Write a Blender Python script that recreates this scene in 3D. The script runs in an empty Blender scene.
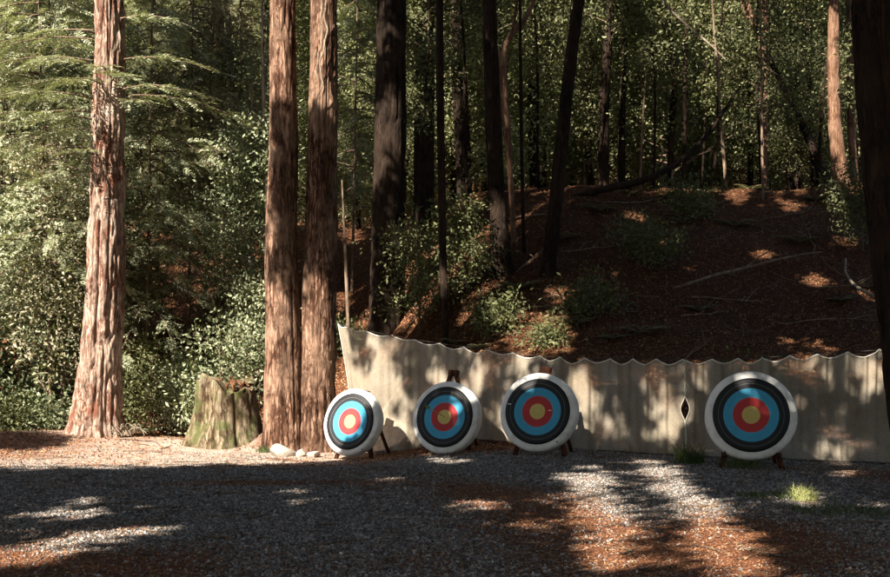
import bpy, math, random
import numpy as np
from mathutils import Vector

random.seed(7)
RNG = np.random.default_rng(11)
C = bpy.context.scene.collection
SC = bpy.context.scene

# ------------------------------------------------------------------ camera
F = 1100.0            # focal length in photo pixels (photo 890 wide)
HOR = 350.0           # horizon row
CAMZ = 1.6
cam_data = bpy.data.cameras.new('camera')
cam_data.sensor_width = 36.0
cam_data.lens = 36.0 * F / 890.0
cam_data.shift_y = (HOR - 288.5) / 890.0
cam_data.clip_end = 600.0
cam = bpy.data.objects.new('camera', cam_data)
C.objects.link(cam)
cam.location = (0, 0, CAMZ)
cam.rotation_euler = (math.pi / 2, 0, 0)
SC.camera = cam

# ------------------------------------------------------------------ sky, sun, exposure
SUN_EL = math.radians(40)
SUN_AZ = math.radians(38)            # to the left of straight behind the camera
SUN = np.array([-math.cos(SUN_EL) * math.sin(SUN_AZ), -math.cos(SUN_EL) * math.cos(SUN_AZ), math.sin(SUN_EL)])
world = bpy.data.worlds.new('World')
SC.world = world
world.use_nodes = True
wn = world.node_tree
sky = wn.nodes.new('ShaderNodeTexSky')
sky.sky_type = 'NISHITA'
sky.sun_disc = False
sky.sun_elevation = SUN_EL
sky.sun_rotation = math.atan2(SUN[0], SUN[1])
bg = wn.nodes['Background']
bg.inputs['Strength'].default_value = 0.05
wn.links.new(sky.outputs[0], bg.inputs[0])
sl = bpy.data.lights.new('sun', 'SUN')
sl.energy = 5.0
sl.angle = math.radians(0.5)
sl.color = (1.0, 0.91, 0.78)
so = bpy.data.objects.new('sun', sl)
C.objects.link(so)
so.rotation_euler = Vector(SUN.tolist()).to_track_quat('Z', 'Y').to_euler()
so.location = (-20, -20, 30)
SC.view_settings.view_transform = 'Standard'
SC.view_settings.look = 'None'
SC.view_settings.gamma = 1
SC.view_settings.use_curve_mapping = False
SC.view_settings.exposure = 2.0
SC.cycles.max_bounces = 6
SC.cycles.diffuse_bounces = 3
SC.cycles.transparent_max_bounces = 12


# ------------------------------------------------------------------ small helpers
def smooth(t):
    t = np.clip(t, 0, 1)
    return t * t * (3 - 2 * t)


_N = np.random.default_rng(3).random((256, 256))


def vnoise(u, v, pu=256):
    """value noise, periodic in u with period pu (int), 256 in v"""
    u = np.asarray(u, float); v = np.asarray(v, float)
    iu = np.floor(u).astype(int); iv = np.floor(v).astype(int)
    fu = smooth(u - iu); fv = smooth(v - iv)
    a = _N[iu % pu % 256, iv % 256]; b = _N[(iu + 1) % pu % 256, iv % 256]
    c = _N[iu % pu % 256, (iv + 1) % 256]; d = _N[(iu + 1) % pu % 256, (iv + 1) % 256]
    return (a * (1 - fu) + b * fu) * (1 - fv) + (c * (1 - fu) + d * fu) * fv


def fbm(u, v, o=4):
    s = 0; a = .5; t = 0
    for k in range(o):
        s = s + a * vnoise(u * 2 ** k + 17.3 * k, v * 2 ** k + 9.1 * k); t += a; a *= .5
    return s / t


def terrain(x, y):
    x = np.asarray(x, float); y = np.asarray(y, float)
    z = -.34 * smooth((1.2 - x) / 3.2) * smooth((y - 14) / 5)
    z = z + .30 * np.exp(-((x + 8.2) ** 2 / 9 + (y - 22) ** 2 / 7))
    z = z + .42 * np.exp(-(((x + 3.6) / .42) ** 2 + ((y - 21.7) / .6) ** 2))
    yh = 17.3 + 1.7 * smooth((3.0 - x) / 4) + 3.2 * smooth((.5 - x) / 3.5) + 1.6 * smooth((-3 - x) / 3)
    t = np.maximum(y - yh, 0)
    knee = 12.6 + 2.5 * (fbm(x * .12 + 40, y * 0 + 3) - .5)
    rise = .48 * np.minimum(t, knee) + .09 * np.clip(t - knee, 0, 18) + .5 * np.maximum(t - knee - 18, 0)
    z = z + rise * smooth(t / 1.2) - .35 * np.exp(-((x + 5.9) / 1.0) ** 2) * smooth(t / .4) * smooth((3 - t) / 2)
    hm = smooth(t / 2)
    z = z + hm * (.7 * (fbm(x * .35 + 5, y * .35 + 8, 4) - .5)) + .03 * (fbm(x * 1.2, y * 1.2, 3) - .5)
    return z


def at(px, py, d):
    return np.array([(px - 445) * d / F, d, CAMZ + (HOR - py) * d / F])


def X(px, d):
    return (px - 445) * d / F


# ------------------------------------------------------------------ materials
def new_mat(name):
    m = bpy.data.materials.new(name)
    m.use_nodes = True
    nt = m.node_tree
    for n in list(nt.nodes):
        nt.nodes.remove(n)
    out = nt.nodes.new('ShaderNodeOutputMaterial')
    return m, nt, out


def N(nt, kind, **kw):
    n = nt.nodes.new('ShaderNode' + kind)
    for k, v in kw.items():
        if k.startswith('in_'):
            n.inputs[int(k[3:])].default_value = v
        elif k.startswith('i_'):
            n.inputs[k[2:].replace('_', ' ')].default_value = v
        else:
            setattr(n, k, v)
    return n


def ramp(nt, fac, stops, interp='LINEAR'):
    r = nt.nodes.new('ShaderNodeValToRGB')
    r.color_ramp.interpolation = interp
    e = r.color_ramp.elements
    while len(e) < len(stops):
        e.new(0.5)
    for i, (p, c) in enumerate(stops):
        e[i].position = p
        e[i].color = (*c, 1)
    nt.links.new(fac, r.inputs[0])
    return r.outputs[0]


def mixc(nt, fac, a, b, blend='MIX'):
    n = nt.nodes.new('ShaderNodeMix')
    n.data_type = 'RGBA'
    n.blend_type = blend
    for s, v in ((0, fac), (6, a), (7, b)):
        if hasattr(v, 'is_linked'):
            nt.links.new(v, n.inputs[s])
        elif s == 0:
            n.inputs[0].default_value = v
        else:
            n.inputs[s].default_value = (*v, 1)
    return n.outputs[2]


def noise(nt, vec, scale, detail=5, rough=.6, dist=0.0):
    n = N(nt, 'TexNoise')
    n.inputs['Scale'].default_value = scale
    n.inputs['Detail'].default_value = detail
    n.inputs['Roughness'].default_value = rough
    n.inputs['Distortion'].default_value = dist
    if vec is not None:
        nt.links.new(vec, n.inputs['Vector'])
    return n.outputs['Fac']


def bsdf(nt, out, col, rough=.8, bump=None, bstr=.5, bdist=.02, spec=.3):
    p = N(nt, 'BsdfPrincipled')
    p.inputs['Roughness'].default_value = rough
    p.inputs['Specular IOR Level'].default_value = spec
    if hasattr(col, 'is_linked'):
        nt.links.new(col, p.inputs['Base Color'])
    else:
        p.inputs['Base Color'].default_value = (*col, 1)
    if bump is not None:
        b = N(nt, 'Bump')
        b.inputs['Strength'].default_value = bstr
        b.inputs['Distance'].default_value = bdist
        nt.links.new(bump, b.inputs['Height'])
        nt.links.new(b.outputs[0], p.inputs['Normal'])
    nt.links.new(p.outputs[0], out.inputs[0])
    return p


def bark_mat(name, dark, mid, light, moss=None, zscale=.55, fine=9.0, shag=None):
    m, nt, out = new_mat(name)
    tc = N(nt, 'TexCoord')
    mp = N(nt, 'Mapping')
    mp.inputs['Scale'].default_value = (1, 1, zscale * .22)
    nt.links.new(tc.outputs['Object'], mp.inputs[0])
    a0 = noise(nt, mp.outputs[0], fine * 2.2, 8, .72, .4)
    nz = N(nt, 'TexNoise'); nz.inputs['Scale'].default_value = 5; nz.inputs['Detail'].default_value = 4
    nt.links.new(tc.outputs['Object'], nz.inputs['Vector'])
    va = N(nt, 'VectorMath', operation='MULTIPLY_ADD'); va.inputs[1].default_value = (.12, .12, .3)
    nt.links.new(nz.outputs['Color'], va.inputs[0]); nt.links.new(tc.outputs['Object'], va.inputs[2])
    mc = N(nt, 'Mapping'); mc.inputs['Scale'].default_value = (1, 1, .13)
    nt.links.new(va.outputs[0], mc.inputs[0])
    vc = N(nt, 'TexVoronoi'); vc.feature = 'DISTANCE_TO_EDGE'; vc.inputs['Scale'].default_value = fine * 1.9
    nt.links.new(mc.outputs[0], vc.inputs['Vector'])
    crk = N(nt, 'MapRange'); crk.inputs[1].default_value = 0; crk.inputs[2].default_value = .16; crk.inputs[3].default_value = -.14; crk.inputs[4].default_value = .05
    nt.links.new(vc.outputs['Distance'], crk.inputs[0])
    am = N(nt, 'Math', operation='ADD'); nt.links.new(a0, am.inputs[0]); nt.links.new(crk.outputs[0], am.inputs[1])
    a = am.outputs[0]
    b = noise(nt, mp.outputs[0], fine * .8, 3, .5)
    c = noise(nt, tc.outputs['Object'], 1.3, 4, .6)
    col = ramp(nt, a, [(.32, dark), (.5, mid), (.68, light)])
    col = mixc(nt, ramp(nt, b, [(.40, (0, 0, 0)), (.62, (1, 1, 1))]), col, mixc(nt, .5, col, dark))
    col = mixc(nt, ramp(nt, c, [(.45, (0, 0, 0)), (.7, (.55, .55, .55))]), col, light)
    if shag:
        mp2 = N(nt, 'Mapping'); mp2.inputs['Scale'].default_value = (1, 1, .45)
        nt.links.new(tc.outputs['Object'], mp2.inputs[0])
        d2 = noise(nt, mp2.outputs[0], 4.2, 7, .75, .6)
        col = mixc(nt, ramp(nt, d2, [(.52, (0, 0, 0)), (.6, (.85, .85, .85))]), col, shag)
    if moss:
        d = noise(nt, tc.outputs['Object'], 3.0, 6, .7)
        col = mixc(nt, ramp(nt, d, [(.47, (0, 0, 0)), (.6, (.8, .8, .8))]), col, moss)
    bsdf(nt, out, col, .95, a, .9, .03, .1)
    return m


def leaf_mat(name, c0, c1, c2, trans=.35):
    m, nt, out = new_mat(name)
    g = N(nt, 'NewGeometry')
    oi = N(nt, 'ObjectInfo')
    tc = N(nt, 'TexCoord')
    n1 = noise(nt, tc.outputs['Object'], .9, 3, .6)
    add = N(nt, 'Math', operation='ADD')
    mul = N(nt, 'Math', operation='MULTIPLY'); mul.inputs[1].default_value = .45
    nt.links.new(g.outputs['Random Per Island'], mul.inputs[0])
    mul2 = N(nt, 'Math', operation='MULTIPLY_ADD'); mul2.inputs[1].default_value = .25
    nt.links.new(oi.outputs['Random'], mul2.inputs[0])
    nt.links.new(mul.outputs[0], mul2.inputs[2])
    sc = N(nt, 'Math', operation='MULTIPLY'); sc.inputs[1].default_value = .55
    nt.links.new(n1, sc.inputs[0])
    nt.links.new(mul2.outputs[0], add.inputs[0]); nt.links.new(sc.outputs[0], add.inputs[1])
    col = ramp(nt, add.outputs[0], [(.2, c0), (.55, c1), (.95, c2)])
    p = N(nt, 'BsdfPrincipled')
    p.inputs['Roughness'].default_value = .7
    p.inputs['Specular IOR Level'].default_value = .35
    nt.links.new(col, p.inputs['Base Color'])
    t = N(nt, 'BsdfTranslucent')
    nt.links.new(mixc(nt, 1.0, col, (1.25, 1.3, .6), 'MULTIPLY'), t.inputs[0])
    mx = N(nt, 'MixShader'); mx.inputs[0].default_value = trans
    nt.links.new(p.outputs[0], mx.inputs[1]); nt.links.new(t.outputs[0], mx.inputs[2])
    nt.links.new(mx.outputs[0], out.inputs[0])
    return m


M = {}
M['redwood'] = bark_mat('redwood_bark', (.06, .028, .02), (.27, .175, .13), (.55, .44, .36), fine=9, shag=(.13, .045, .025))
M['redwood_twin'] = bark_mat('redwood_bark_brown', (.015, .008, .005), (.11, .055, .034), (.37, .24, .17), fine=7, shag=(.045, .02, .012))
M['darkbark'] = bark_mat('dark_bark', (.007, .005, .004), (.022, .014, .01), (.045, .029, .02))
M['mossbark'] = bark_mat('mossy_bark', (.014, .01, .006), (.05, .036, .02), (.1, .075, .045), moss=(.04, .045, .015))
M['palebark'] = bark_mat('pale_bark', (.1, .07, .05), (.24, .19, .14), (.42, .36, .28))
M['redbark'] = bark_mat('smooth_reddish_bark', (.05, .022, .012), (.15, .08, .048), (.3, .19, .13))
M['stump'] = bark_mat('weathered_stump_wood', (.035, .022, .012), (.13, .095, .055), (.36, .3, .22), moss=(.07, .08, .028), fine=5, shag=(.028, .015, .009))
M['sawn'] = bark_mat('broken_stump_wood', (.05, .022, .012), (.16, .07, .035), (.3, .15, .08))
M['twig'] = bark_mat('twig_wood', (.07, .045, .03), (.17, .12, .08), (.3, .23, .17))
M['easel'] = bark_mat('stained_easel_wood', (.025, .01, .007), (.09, .035, .02), (.15, .065, .04), fine=14)
M['needle'] = leaf_mat('needle_foliage', (.05, .065, .032), (.18, .2, .11), (.47, .48, .33), .16)
M['needle_dry'] = leaf_mat('dry_needle_foliage', (.09, .08, .045), (.22, .2, .125), (.44, .4, .28), .22)
M['broad'] = leaf_mat('broad_leaves', (.028, .034, .012), (.075, .083, .03), (.18, .185, .085), .2)
M['broad_pale'] = leaf_mat('pale_broad_leaves', (.04, .056, .026), (.13, .155, .08), (.42, .43, .28), .14)
M['forest'] = leaf_mat('woodland_leaves', (.03, .038, .014), (.12, .13, .052), (.38, .38, .2), .25)
M['grass'] = leaf_mat('grass_blades', (.03, .05, .012), (.06, .09, .025), (.12, .15, .05), .3)
M['drygrass'] = leaf_mat('dry_grass_blades', (.2, .22, .08), (.33, .34, .14), (.5, .5, .26), .3)


def ground_mat():
    m, nt, out = new_mat('forest_floor')
    tc = N(nt, 'TexCoord')
    at_ = N(nt, 'Attribute', attribute_name='gravel')
    v = tc.outputs['Object']
    big = noise(nt, v, .9, 5, .6)
    fine = noise(nt, v, 16, 6, .7)
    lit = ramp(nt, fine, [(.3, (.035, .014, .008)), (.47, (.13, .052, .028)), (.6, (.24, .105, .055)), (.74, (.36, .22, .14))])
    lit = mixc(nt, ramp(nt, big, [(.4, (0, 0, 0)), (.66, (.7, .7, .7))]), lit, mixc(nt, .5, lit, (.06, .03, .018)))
    vo = N(nt, 'TexVoronoi'); vo.inputs['Scale'].default_value = 42
    nt.links.new(v, vo.inputs['Vector'])
    hs = N(nt, 'SeparateColor'); nt.links.new(vo.outputs['Color'], hs.inputs[0])
    grv = ramp(nt, hs.outputs[0], [(0, (.05, .044, .04)), (.5, (.17, .155, .14)), (1, (.42, .39, .35))])
    grv = mixc(nt, ramp(nt, vo.outputs['Distance'], [(.45, (0, 0, 0)), (.75, (1, 1, 1))]), grv, (.05, .035, .025))
    sm = noise(nt, v, 5, 5, .75)
    ad = N(nt, 'Math', operation='MULTIPLY_ADD'); ad.inputs[1].default_value = 1.1
    nt.links.new(sm, ad.inputs[0]); 
    sb = N(nt, 'Math', operation='SUBTRACT'); sb.inputs[1].default_value = .55
    nt.links.new(at_.outputs['Fac'], sb.inputs[0]); nt.links.new(sb.outputs[0], ad.inputs[2])
    fac = ramp(nt, ad.outputs[0], [(.35, (0, 0, 0)), (.6, (1, 1, 1))])
    sa = N(nt, 'Attribute', attribute_name='slope_shade')
    lit = mixc(nt, sa.outputs['Fac'], lit, mixc(nt, 1.0, lit, (.4, .38, .3), 'MULTIPLY'))  # shade of the slope multiplied into the litter colour
    col = mixc(nt, fac, lit, grv)
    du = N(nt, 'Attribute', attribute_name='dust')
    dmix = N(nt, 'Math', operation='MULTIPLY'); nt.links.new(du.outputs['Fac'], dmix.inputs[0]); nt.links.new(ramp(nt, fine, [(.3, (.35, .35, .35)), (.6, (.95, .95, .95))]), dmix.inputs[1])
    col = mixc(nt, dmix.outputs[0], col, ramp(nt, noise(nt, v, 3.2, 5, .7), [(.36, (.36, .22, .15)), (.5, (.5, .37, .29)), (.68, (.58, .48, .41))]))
    hb = N(nt, 'Math', operation='SUBTRACT')
    nt.links.new(fine, hb.inputs[0]); nt.links.new(vo.outputs['Distance'], hb.inputs[1])
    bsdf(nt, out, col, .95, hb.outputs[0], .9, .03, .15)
    return m


def stone_mat(name, lo, hi, rough=.85):
    m, nt, out = new_mat(name)
    g = N(nt, 'NewGeometry'); tc = N(nt, 'TexCoord')
    n = noise(nt, tc.outputs['Object'], 9, 5, .7)
    c = ramp(nt, g.outputs['Random Per Island'], [(0, lo), (.6, tuple((a + b) / 2 for a, b in zip(lo, hi))), (1, hi)])
    c = mixc(nt, ramp(nt, n, [(.4, (0, 0, 0)), (.7, (.6, .6, .6))]), c, lo)
    bsdf(nt, out, c, rough, n, .4, .01, .3)
    return m


M['ground'] = ground_mat()
M['gravel'] = stone_mat('gravel_stone', (.045, .04, .036), (.46, .43, .4))
M['rock'] = stone_mat('pale_limestone', (.28, .24, .2), (.48, .43, .37))


def litter_mat(k):
    m, nt, out = new_mat('fallen_leaves')
    g = N(nt, 'NewGeometry')
    c = ramp(nt, g.outputs['Random Per Island'], [(0, (.05, .02, .01)), (.35, (.16, .062, .03)), (.7, (.3, .13, .065)), (1, (.45, .31, .2))])
    c = mixc(nt, 1.0, c, (k, k * .95, k * .78), 'MULTIPLY')
    bsdf(nt, out, c, .8, spec=.2)
    return m


M['litter'] = litter_mat(1.0); M['litter_dark'] = litter_mat(.5)  # the darker copy carries the slope's shade in its colour


def face_mat():
    m, nt, out = new_mat('printed_ring_paper')
    tc = N(nt, 'TexCoord')
    sp = N(nt, 'SeparateXYZ'); nt.links.new(tc.outputs['Object'], sp.inputs[0])
    cb = N(nt, 'CombineXYZ'); nt.links.new(sp.outputs[0], cb.inputs[0]); nt.links.new(sp.outputs[2], cb.inputs[2])
    ln = N(nt, 'VectorMath', operation='LENGTH'); nt.links.new(cb.outputs[0], ln.inputs[0])
    dv = N(nt, 'Math', operation='DIVIDE'); dv.inputs[1].default_value = .5
    nt.links.new(ln.outputs['Value'], dv.inputs[0])
    Y, R, B, K, W = (.56, .42, .13), (.42, .03, .032), (.045, .3, .48), (.011, .011, .013), (.6, .6, .6)
    st = [(0, Y), (.116, (.25, .18, .05)), (.12, Y), (.236, R), (.37, (.25, .02, .02)), (.375, R), (.47, (.3, .3, .3)), (.474, B),
          (.60, (.02, .16, .3)), (.605, B), (.72, K), (.845, (.35, .35, .33)), (.850, K)]
    col = ramp(nt, dv.outputs[0], st, 'CONSTANT')
    vo = N(nt, 'TexVoronoi'); vo.inputs['Scale'].default_value = 34
    nt.links.new(tc.outputs['Object'], vo.inputs['Vector'])
    n = noise(nt, tc.outputs['Object'], 4, 4, .6)
    dot = ramp(nt, vo.outputs['Distance'], [(.0, (.8, .8, .8)), (.16, (0, 0, 0))])
    dn = mixc(nt, 1.0, dot, ramp(nt, n, [(.45, (.1, .1, .1)), (.65, (1, 1, 1))]), 'MULTIPLY')
    col = mixc(nt, dn, col, mixc(nt, .3, col, (.25, .22, .18)))
    col = mixc(nt, ramp(nt, n, [(.4, (0, 0, 0)), (.8, (.5, .5, .5))]), col, mixc(nt, 1.0, col, (.72, .72, .7), 'MULTIPLY'))
    bsdf(nt, out, col, .6, n, .3, .02, .3)
    return m


M['face'] = face_mat()


def cover_mat():
    m, nt, out = new_mat('white_target_cover')
    tc = N(nt, 'TexCoord')
    n = noise(nt, tc.outputs['Object'], 5, 6, .65)
    f = noise(nt, tc.outputs['Object'], 70, 3, .6)
    c = ramp(nt, n, [(.3, (.5, .49, .46)), (.5, (.7, .69, .67)), (.75, (.78, .77, .76))])
    wk = N(nt, 'Math', operation='MULTIPLY_ADD'); wk.inputs[1].default_value = 5.0
    nt.links.new(n, wk.inputs[0]); nt.links.new(f, wk.inputs[2])
    bsdf(nt, out, c, .75, wk.outputs[0], .5, .006, .25)
    return m


M['cover'] = cover_mat()


def net_mat():
    m, nt, out = new_mat('woven_backstop_netting')
    tc = N(nt, 'TexCoord')
    mp = N(nt, 'Mapping'); mp.inputs['Scale'].default_value = (1, 1, 1)
    nt.links.new(tc.outputs['Object'], mp.inputs[0])
    n = noise(nt, mp.outputs[0], 1.6, 5, .6)
    w = noise(nt, mp.outputs[0], 150, 2, .5)
    c = ramp(nt, n, [(.3, (.29, .25, .19)), (.55, (.39, .345, .275)), (.8, (.48, .435, .365))])
    c = mixc(nt, ramp(nt, w, [(.42, (.35, .35, .35)), (.6, (0, 0, 0))]), c, (.25, .19, .12))
    d = N(nt, 'BsdfDiffuse'); nt.links.new(c, d.inputs[0])
    t = N(nt, 'BsdfTranslucent'); nt.links.new(c, t.inputs[0])
    mx = N(nt, 'MixShader'); mx.inputs[0].default_value = .25
    nt.links.new(d.outputs[0], mx.inputs[1]); nt.links.new(t.outputs[0], mx.inputs[2])
    tr = N(nt, 'BsdfTransparent')
    m2 = N(nt, 'MixShader')
    hole = ramp(nt, w, [(.4, (.42, .42, .42)), (.6, (.1, .1, .1))])
    nt.links.new(hole, m2.inputs[0])
    nt.links.new(mx.outputs[0], m2.inputs[1]); nt.links.new(tr.outputs[0], m2.inputs[2])
    nt.links.new(m2.outputs[0], out.inputs[0])
    return m


M['net'] = net_mat()


def plain(name, col, rough=.7):
    m, nt, out = new_mat(name)
    tc = N(nt, 'TexCoord')
    n = noise(nt, tc.outputs['Object'], 12, 4, .6)
    c = mixc(nt, ramp(nt, n, [(.35, (0, 0, 0)), (.75, (.5, .5, .5))]), col, tuple(v * .6 for v in col))
    bsdf(nt, out, c, rough, n, .2, .01)
    return m


M['hem'] = plain('pale_hem_tape', (.6, .56, .48))
M['cable'] = plain('dark_cable', (.04, .035, .03))
M['shaft'] = plain('arrow_shaft', (.5, .42, .1))
M['fletch'] = plain('green_fletching', (.12, .3, .04))


# ------------------------------------------------------------------ mesh building
class MB:
    def __init__(s):
        s.v = []; s.q = []; s.t = []; s.n = 0; s.mq = []; s.mt = []

    def add(s, verts, quads=None, tris=None, mi=0):
        verts = np.asarray(verts, np.float32).reshape(-1, 3)
        s.v.append(verts)
        if quads is not None and len(quads):
            q = np.asarray(quads, np.int64).reshape(-1, 4) + s.n
            s.q.append(q); s.mq.append(np.full(len(q), mi))
        if tris is not None and len(tris):
            t = np.asarray(tris, np.int64).reshape(-1, 3) + s.n
            s.t.append(t); s.mt.append(np.full(len(t), mi))
        s.n += len(verts)

    def quadsoup(s, qv, mi=0):
        qv = np.asarray(qv, np.float32).reshape(-1, 3)
        s.add(qv, quads=np.arange(len(qv)).reshape(-1, 4), mi=mi)

    def tube(s, pts, rad, seg=8, mi=0, cap=True, wob=0, seed=0):
        pts = np.asarray(pts, float); n = len(pts)
        rad = np.broadcast_to(np.asarray(rad, float), (n,))
        tan = np.gradient(pts, axis=0)
        tan /= np.linalg.norm(tan, axis=1)[:, None] + 1e-9
        ref = np.array([0, 0, 1.]) if abs(tan[0][2]) < .8 else np.array([1., 0, 0])
        th = np.arange(seg) / seg * 2 * np.pi
        rings = []
        u = np.cross(tan[0], ref); u /= np.linalg.norm(u)
        for i in range(n):
            u = u - tan[i] * np.dot(u, tan[i]); u /= np.linalg.norm(u) + 1e-9
            w = np.cross(tan[i], u)
            rr = rad[i]
            if wob:
                rr = rr * (1 + wob * (vnoise(th / (2 * np.pi) * 6, np.full(seg, i * .6 + seed), 6) * 2 - 1))
                rings.append(pts[i] + (np.cos(th) * rr)[:, None] * u + (np.sin(th) * rr)[:, None] * w)
            else:
                rings.append(pts[i] + rr * (np.cos(th)[:, None] * u + np.sin(th)[:, None] * w))
        v = np.concatenate(rings)
        i, j = np.meshgrid(np.arange(n - 1), np.arange(seg), indexing='ij')
        a = i * seg + j; b = i * seg + (j + 1) % seg
        q = np.stack([a, b, b + seg, a + seg], -1).reshape(-1, 4)
        tr = []
        if cap:
            v = np.concatenate([v, [pts[0]], [pts[-1]]])
            c0, c1 = n * seg, n * seg + 1
            for k in range(seg):
                tr.append((c0, (k + 1) % seg, k)); tr.append((c1, (n - 1) * seg + k, (n - 1) * seg + (k + 1) % seg))
        s.add(v, q, tr, mi)

    def mesh(s, name, mats, smooth_=False):
        me = bpy.data.meshes.new(name)
        v = np.concatenate(s.v).astype(np.float32)
        q = np.concatenate(s.q) if s.q else np.zeros((0, 4), np.int64)
        t = np.concatenate(s.t) if s.t else np.zeros((0, 3), np.int64)
        me.vertices.add(len(v)); me.vertices.foreach_set('co', v.ravel())
        nl = len(q) * 4 + len(t) * 3
        me.loops.add(nl)
        me.loops.foreach_set('vertex_index', np.concatenate([q.ravel(), t.ravel()]).astype(np.int32))
        me.polygons.add(len(q) + len(t))
        ls = np.concatenate([np.arange(len(q)) * 4, len(q) * 4 + np.arange(len(t)) * 3]).astype(np.int32)
        me.polygons.foreach_set('loop_start', ls)
        mi = np.concatenate((s.mq or [np.zeros(0)]) + (s.mt or [np.zeros(0)])).astype(np.int32)
        for m in mats:
            me.materials.append(m)
        me.polygons.foreach_set('material_index', mi)
        if smooth_:
            me.polygons.foreach_set('use_smooth', np.ones(len(mi), bool))
        me.update(calc_edges=True)
        me.validate()
        return me


def tag(o, label=None, cat=None, group=None, kind=None):
    if label: o['label'] = label
    if cat: o['category'] = cat
    if group: o['group'] = group
    if kind: o['kind'] = kind
    return o


def obj(name, me, parent=None, loc=(0, 0, 0)):
    o = bpy.data.objects.new(name, me)
    C.objects.link(o)
    o.location = loc
    if parent: o.parent = parent
    return o


def thing(name, label, cat, loc=(0, 0, 0), rz=0, group=None):
    o = bpy.data.objects.new(name, None)
    C.objects.link(o)
    o.location = loc; o.rotation_euler = (0, 0, rz)
    o.empty_display_size = .2
    return tag(o, label, cat, group)


def copy_tree(root, label, loc, rz, sc=1.0, group=None):
    r = root.copy(); C.objects.link(r)
    r.location = loc; r.rotation_euler = (0, 0, rz); r.scale = (sc, sc, sc)
    r['label'] = label
    if group: r['group'] = group
    elif 'group' in r: del r['group']
    for ch in list(root.children):
        c = ch.copy(); C.objects.link(c); c.parent = r
    return r


# ------------------------------------------------------------------ ground sheet
def axis(segs):
    a = [np.arange(s, e, st) for s, e, st in segs]
    return np.concatenate(a + [[segs[-1][1]]])


gx = axis([(-160, -40, 6), (-40, -14, 1.2), (-14, 14, .14), (14, 40, 1.2), (40, 160, 6)])
gy = axis([(-160, -10, 10), (-10, 6, .8), (6, 34, .14), (34, 60, .7), (60, 220, 5)])


def gravelness(x, y):
    g = smooth((19.2 + 5.0 * smooth((.2 - x) / 1.5) - y + .5 * (fbm(x * .6, y * .6) - .5) * 4) / 2.2)
    lw = smooth((-2.0 - x) / 3.0)
    g = g * (1 - .0 * lw)
    # brown bank at the left, litter patches in the gravel
    g = g * (1 - .85 * np.exp(-(((x + 9.3) / 3.4) ** 4 + ((y - 20.3) / 1.9) ** 4)))
    for cx, cy, rx, ry in ((-3.2, 8.1, 2.0, .8), (.5, 12.2, .9, 1.1), (1.75, 8.6, 1.6, 1.9), (.9, 10.7, .6, .8), (6.2, 13.6, 1.2, 1.3), (-2.2, 13.2, 1.4, .35), (2.7, 9.5, .7, 1.3), (-.9, 19.3, 1.4, .5), (-3.6, 21.5, .7, .8), (-5.9, 22.6, 1.0, .6)):
        g = g * (1 - .9 * np.exp(-(((x - cx) / rx) ** 2 + ((y - cy) / ry) ** 2)))
    g = g * (1 - .35 * smooth((fbm(x * .9 + 9, y * .6 + 2, 4) - .52) * 6))
    return g


GX, GY = np.meshgrid(gx, gy, indexing='ij')
GZ = terrain(GX, GY)
mb = MB()
nx, ny = GX.shape
ii, jj = np.meshgrid(np.arange(nx - 1), np.arange(ny - 1), indexing='ij')
a = ii * ny + jj
mb.add(np.stack([GX, GY, GZ], -1).reshape(-1, 3), np.stack([a, a + ny, a + ny + 1, a + 1], -1).reshape(-1, 4))
gm = mb.mesh('ground', [M['ground']], True)
ga = gm.attributes.new('gravel', 'FLOAT', 'POINT')
ga.data.foreach_set('value', gravelness(GX, GY).ravel().astype(np.float32))
def dusty(x, y):
    return (1 - .8 * np.exp(-(((x + 3.6) / .6) ** 2 + ((y - 21.5) / .7) ** 2))) * smooth((y - 17.0) / 1.6) * smooth((-.3 - x) / 1.6) * smooth((24 - y) / 2) * (1 - .8 * np.exp(-(((x + 9.6) / 2.9) ** 4 + ((y - 20.3) / 1.9) ** 4)))
da = gm.attributes.new('dust', 'FLOAT', 'POINT')
da.data.foreach_set('value', dusty(GX, GY).ravel().astype(np.float32))


def slope_shade(x, y):
    return smooth((y - 17.6 - 2.5 * smooth((1.5 - x) / 3)) / 1.5) * (.35 + .65 * smooth((x + 1.5) / 2))  # slope's deep shade put into ground and litter colour, strongest on the right
sa = gm.attributes.new('slope_shade', 'FLOAT', 'POINT')
sa.data.foreach_set('value', slope_shade(GX, GY).ravel().astype(np.float32))
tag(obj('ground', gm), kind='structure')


# ------------------------------------------------------------------ net line
NETP = np.array([(338, 20.95), (446, 19.4), (540, 18.0), (685, 16.7), (790, 16.05), (905, 15.45), (1000, 15.1)])
NETX = np.array([X(p, d) for p, d in NETP]); NETY = NETP[:, 1]


def net_y(x):
    return np.interp(x, NETX, NETY)


# ------------------------------------------------------------------ drawn sun mask: where the added overhead leaf clumps leave gaps
def inpoly(px, py, poly):
    poly = np.asarray(poly, float)
    c = np.zeros(px.shape, bool)
    j = len(poly) - 1
    for i in range(len(poly)):
        xi, yi = poly[i]; xj, yj = poly[j]
        hit = ((yi > py) != (yj > py)) & (px < (xj - xi) * (py - yi) / (yj - yi + 1e-9) + xi)
        c ^= hit; j = i
    return c


def ell(px, py, cx, cy, rx, ry, ang=0):
    a = math.radians(ang)
    dx, dy = px - cx, py - cy
    u = dx * math.cos(a) + dy * math.sin(a); v = -dx * math.sin(a) + dy * math.cos(a)
    return (u / rx) ** 2 + (v / ry) ** 2 < 1


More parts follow.
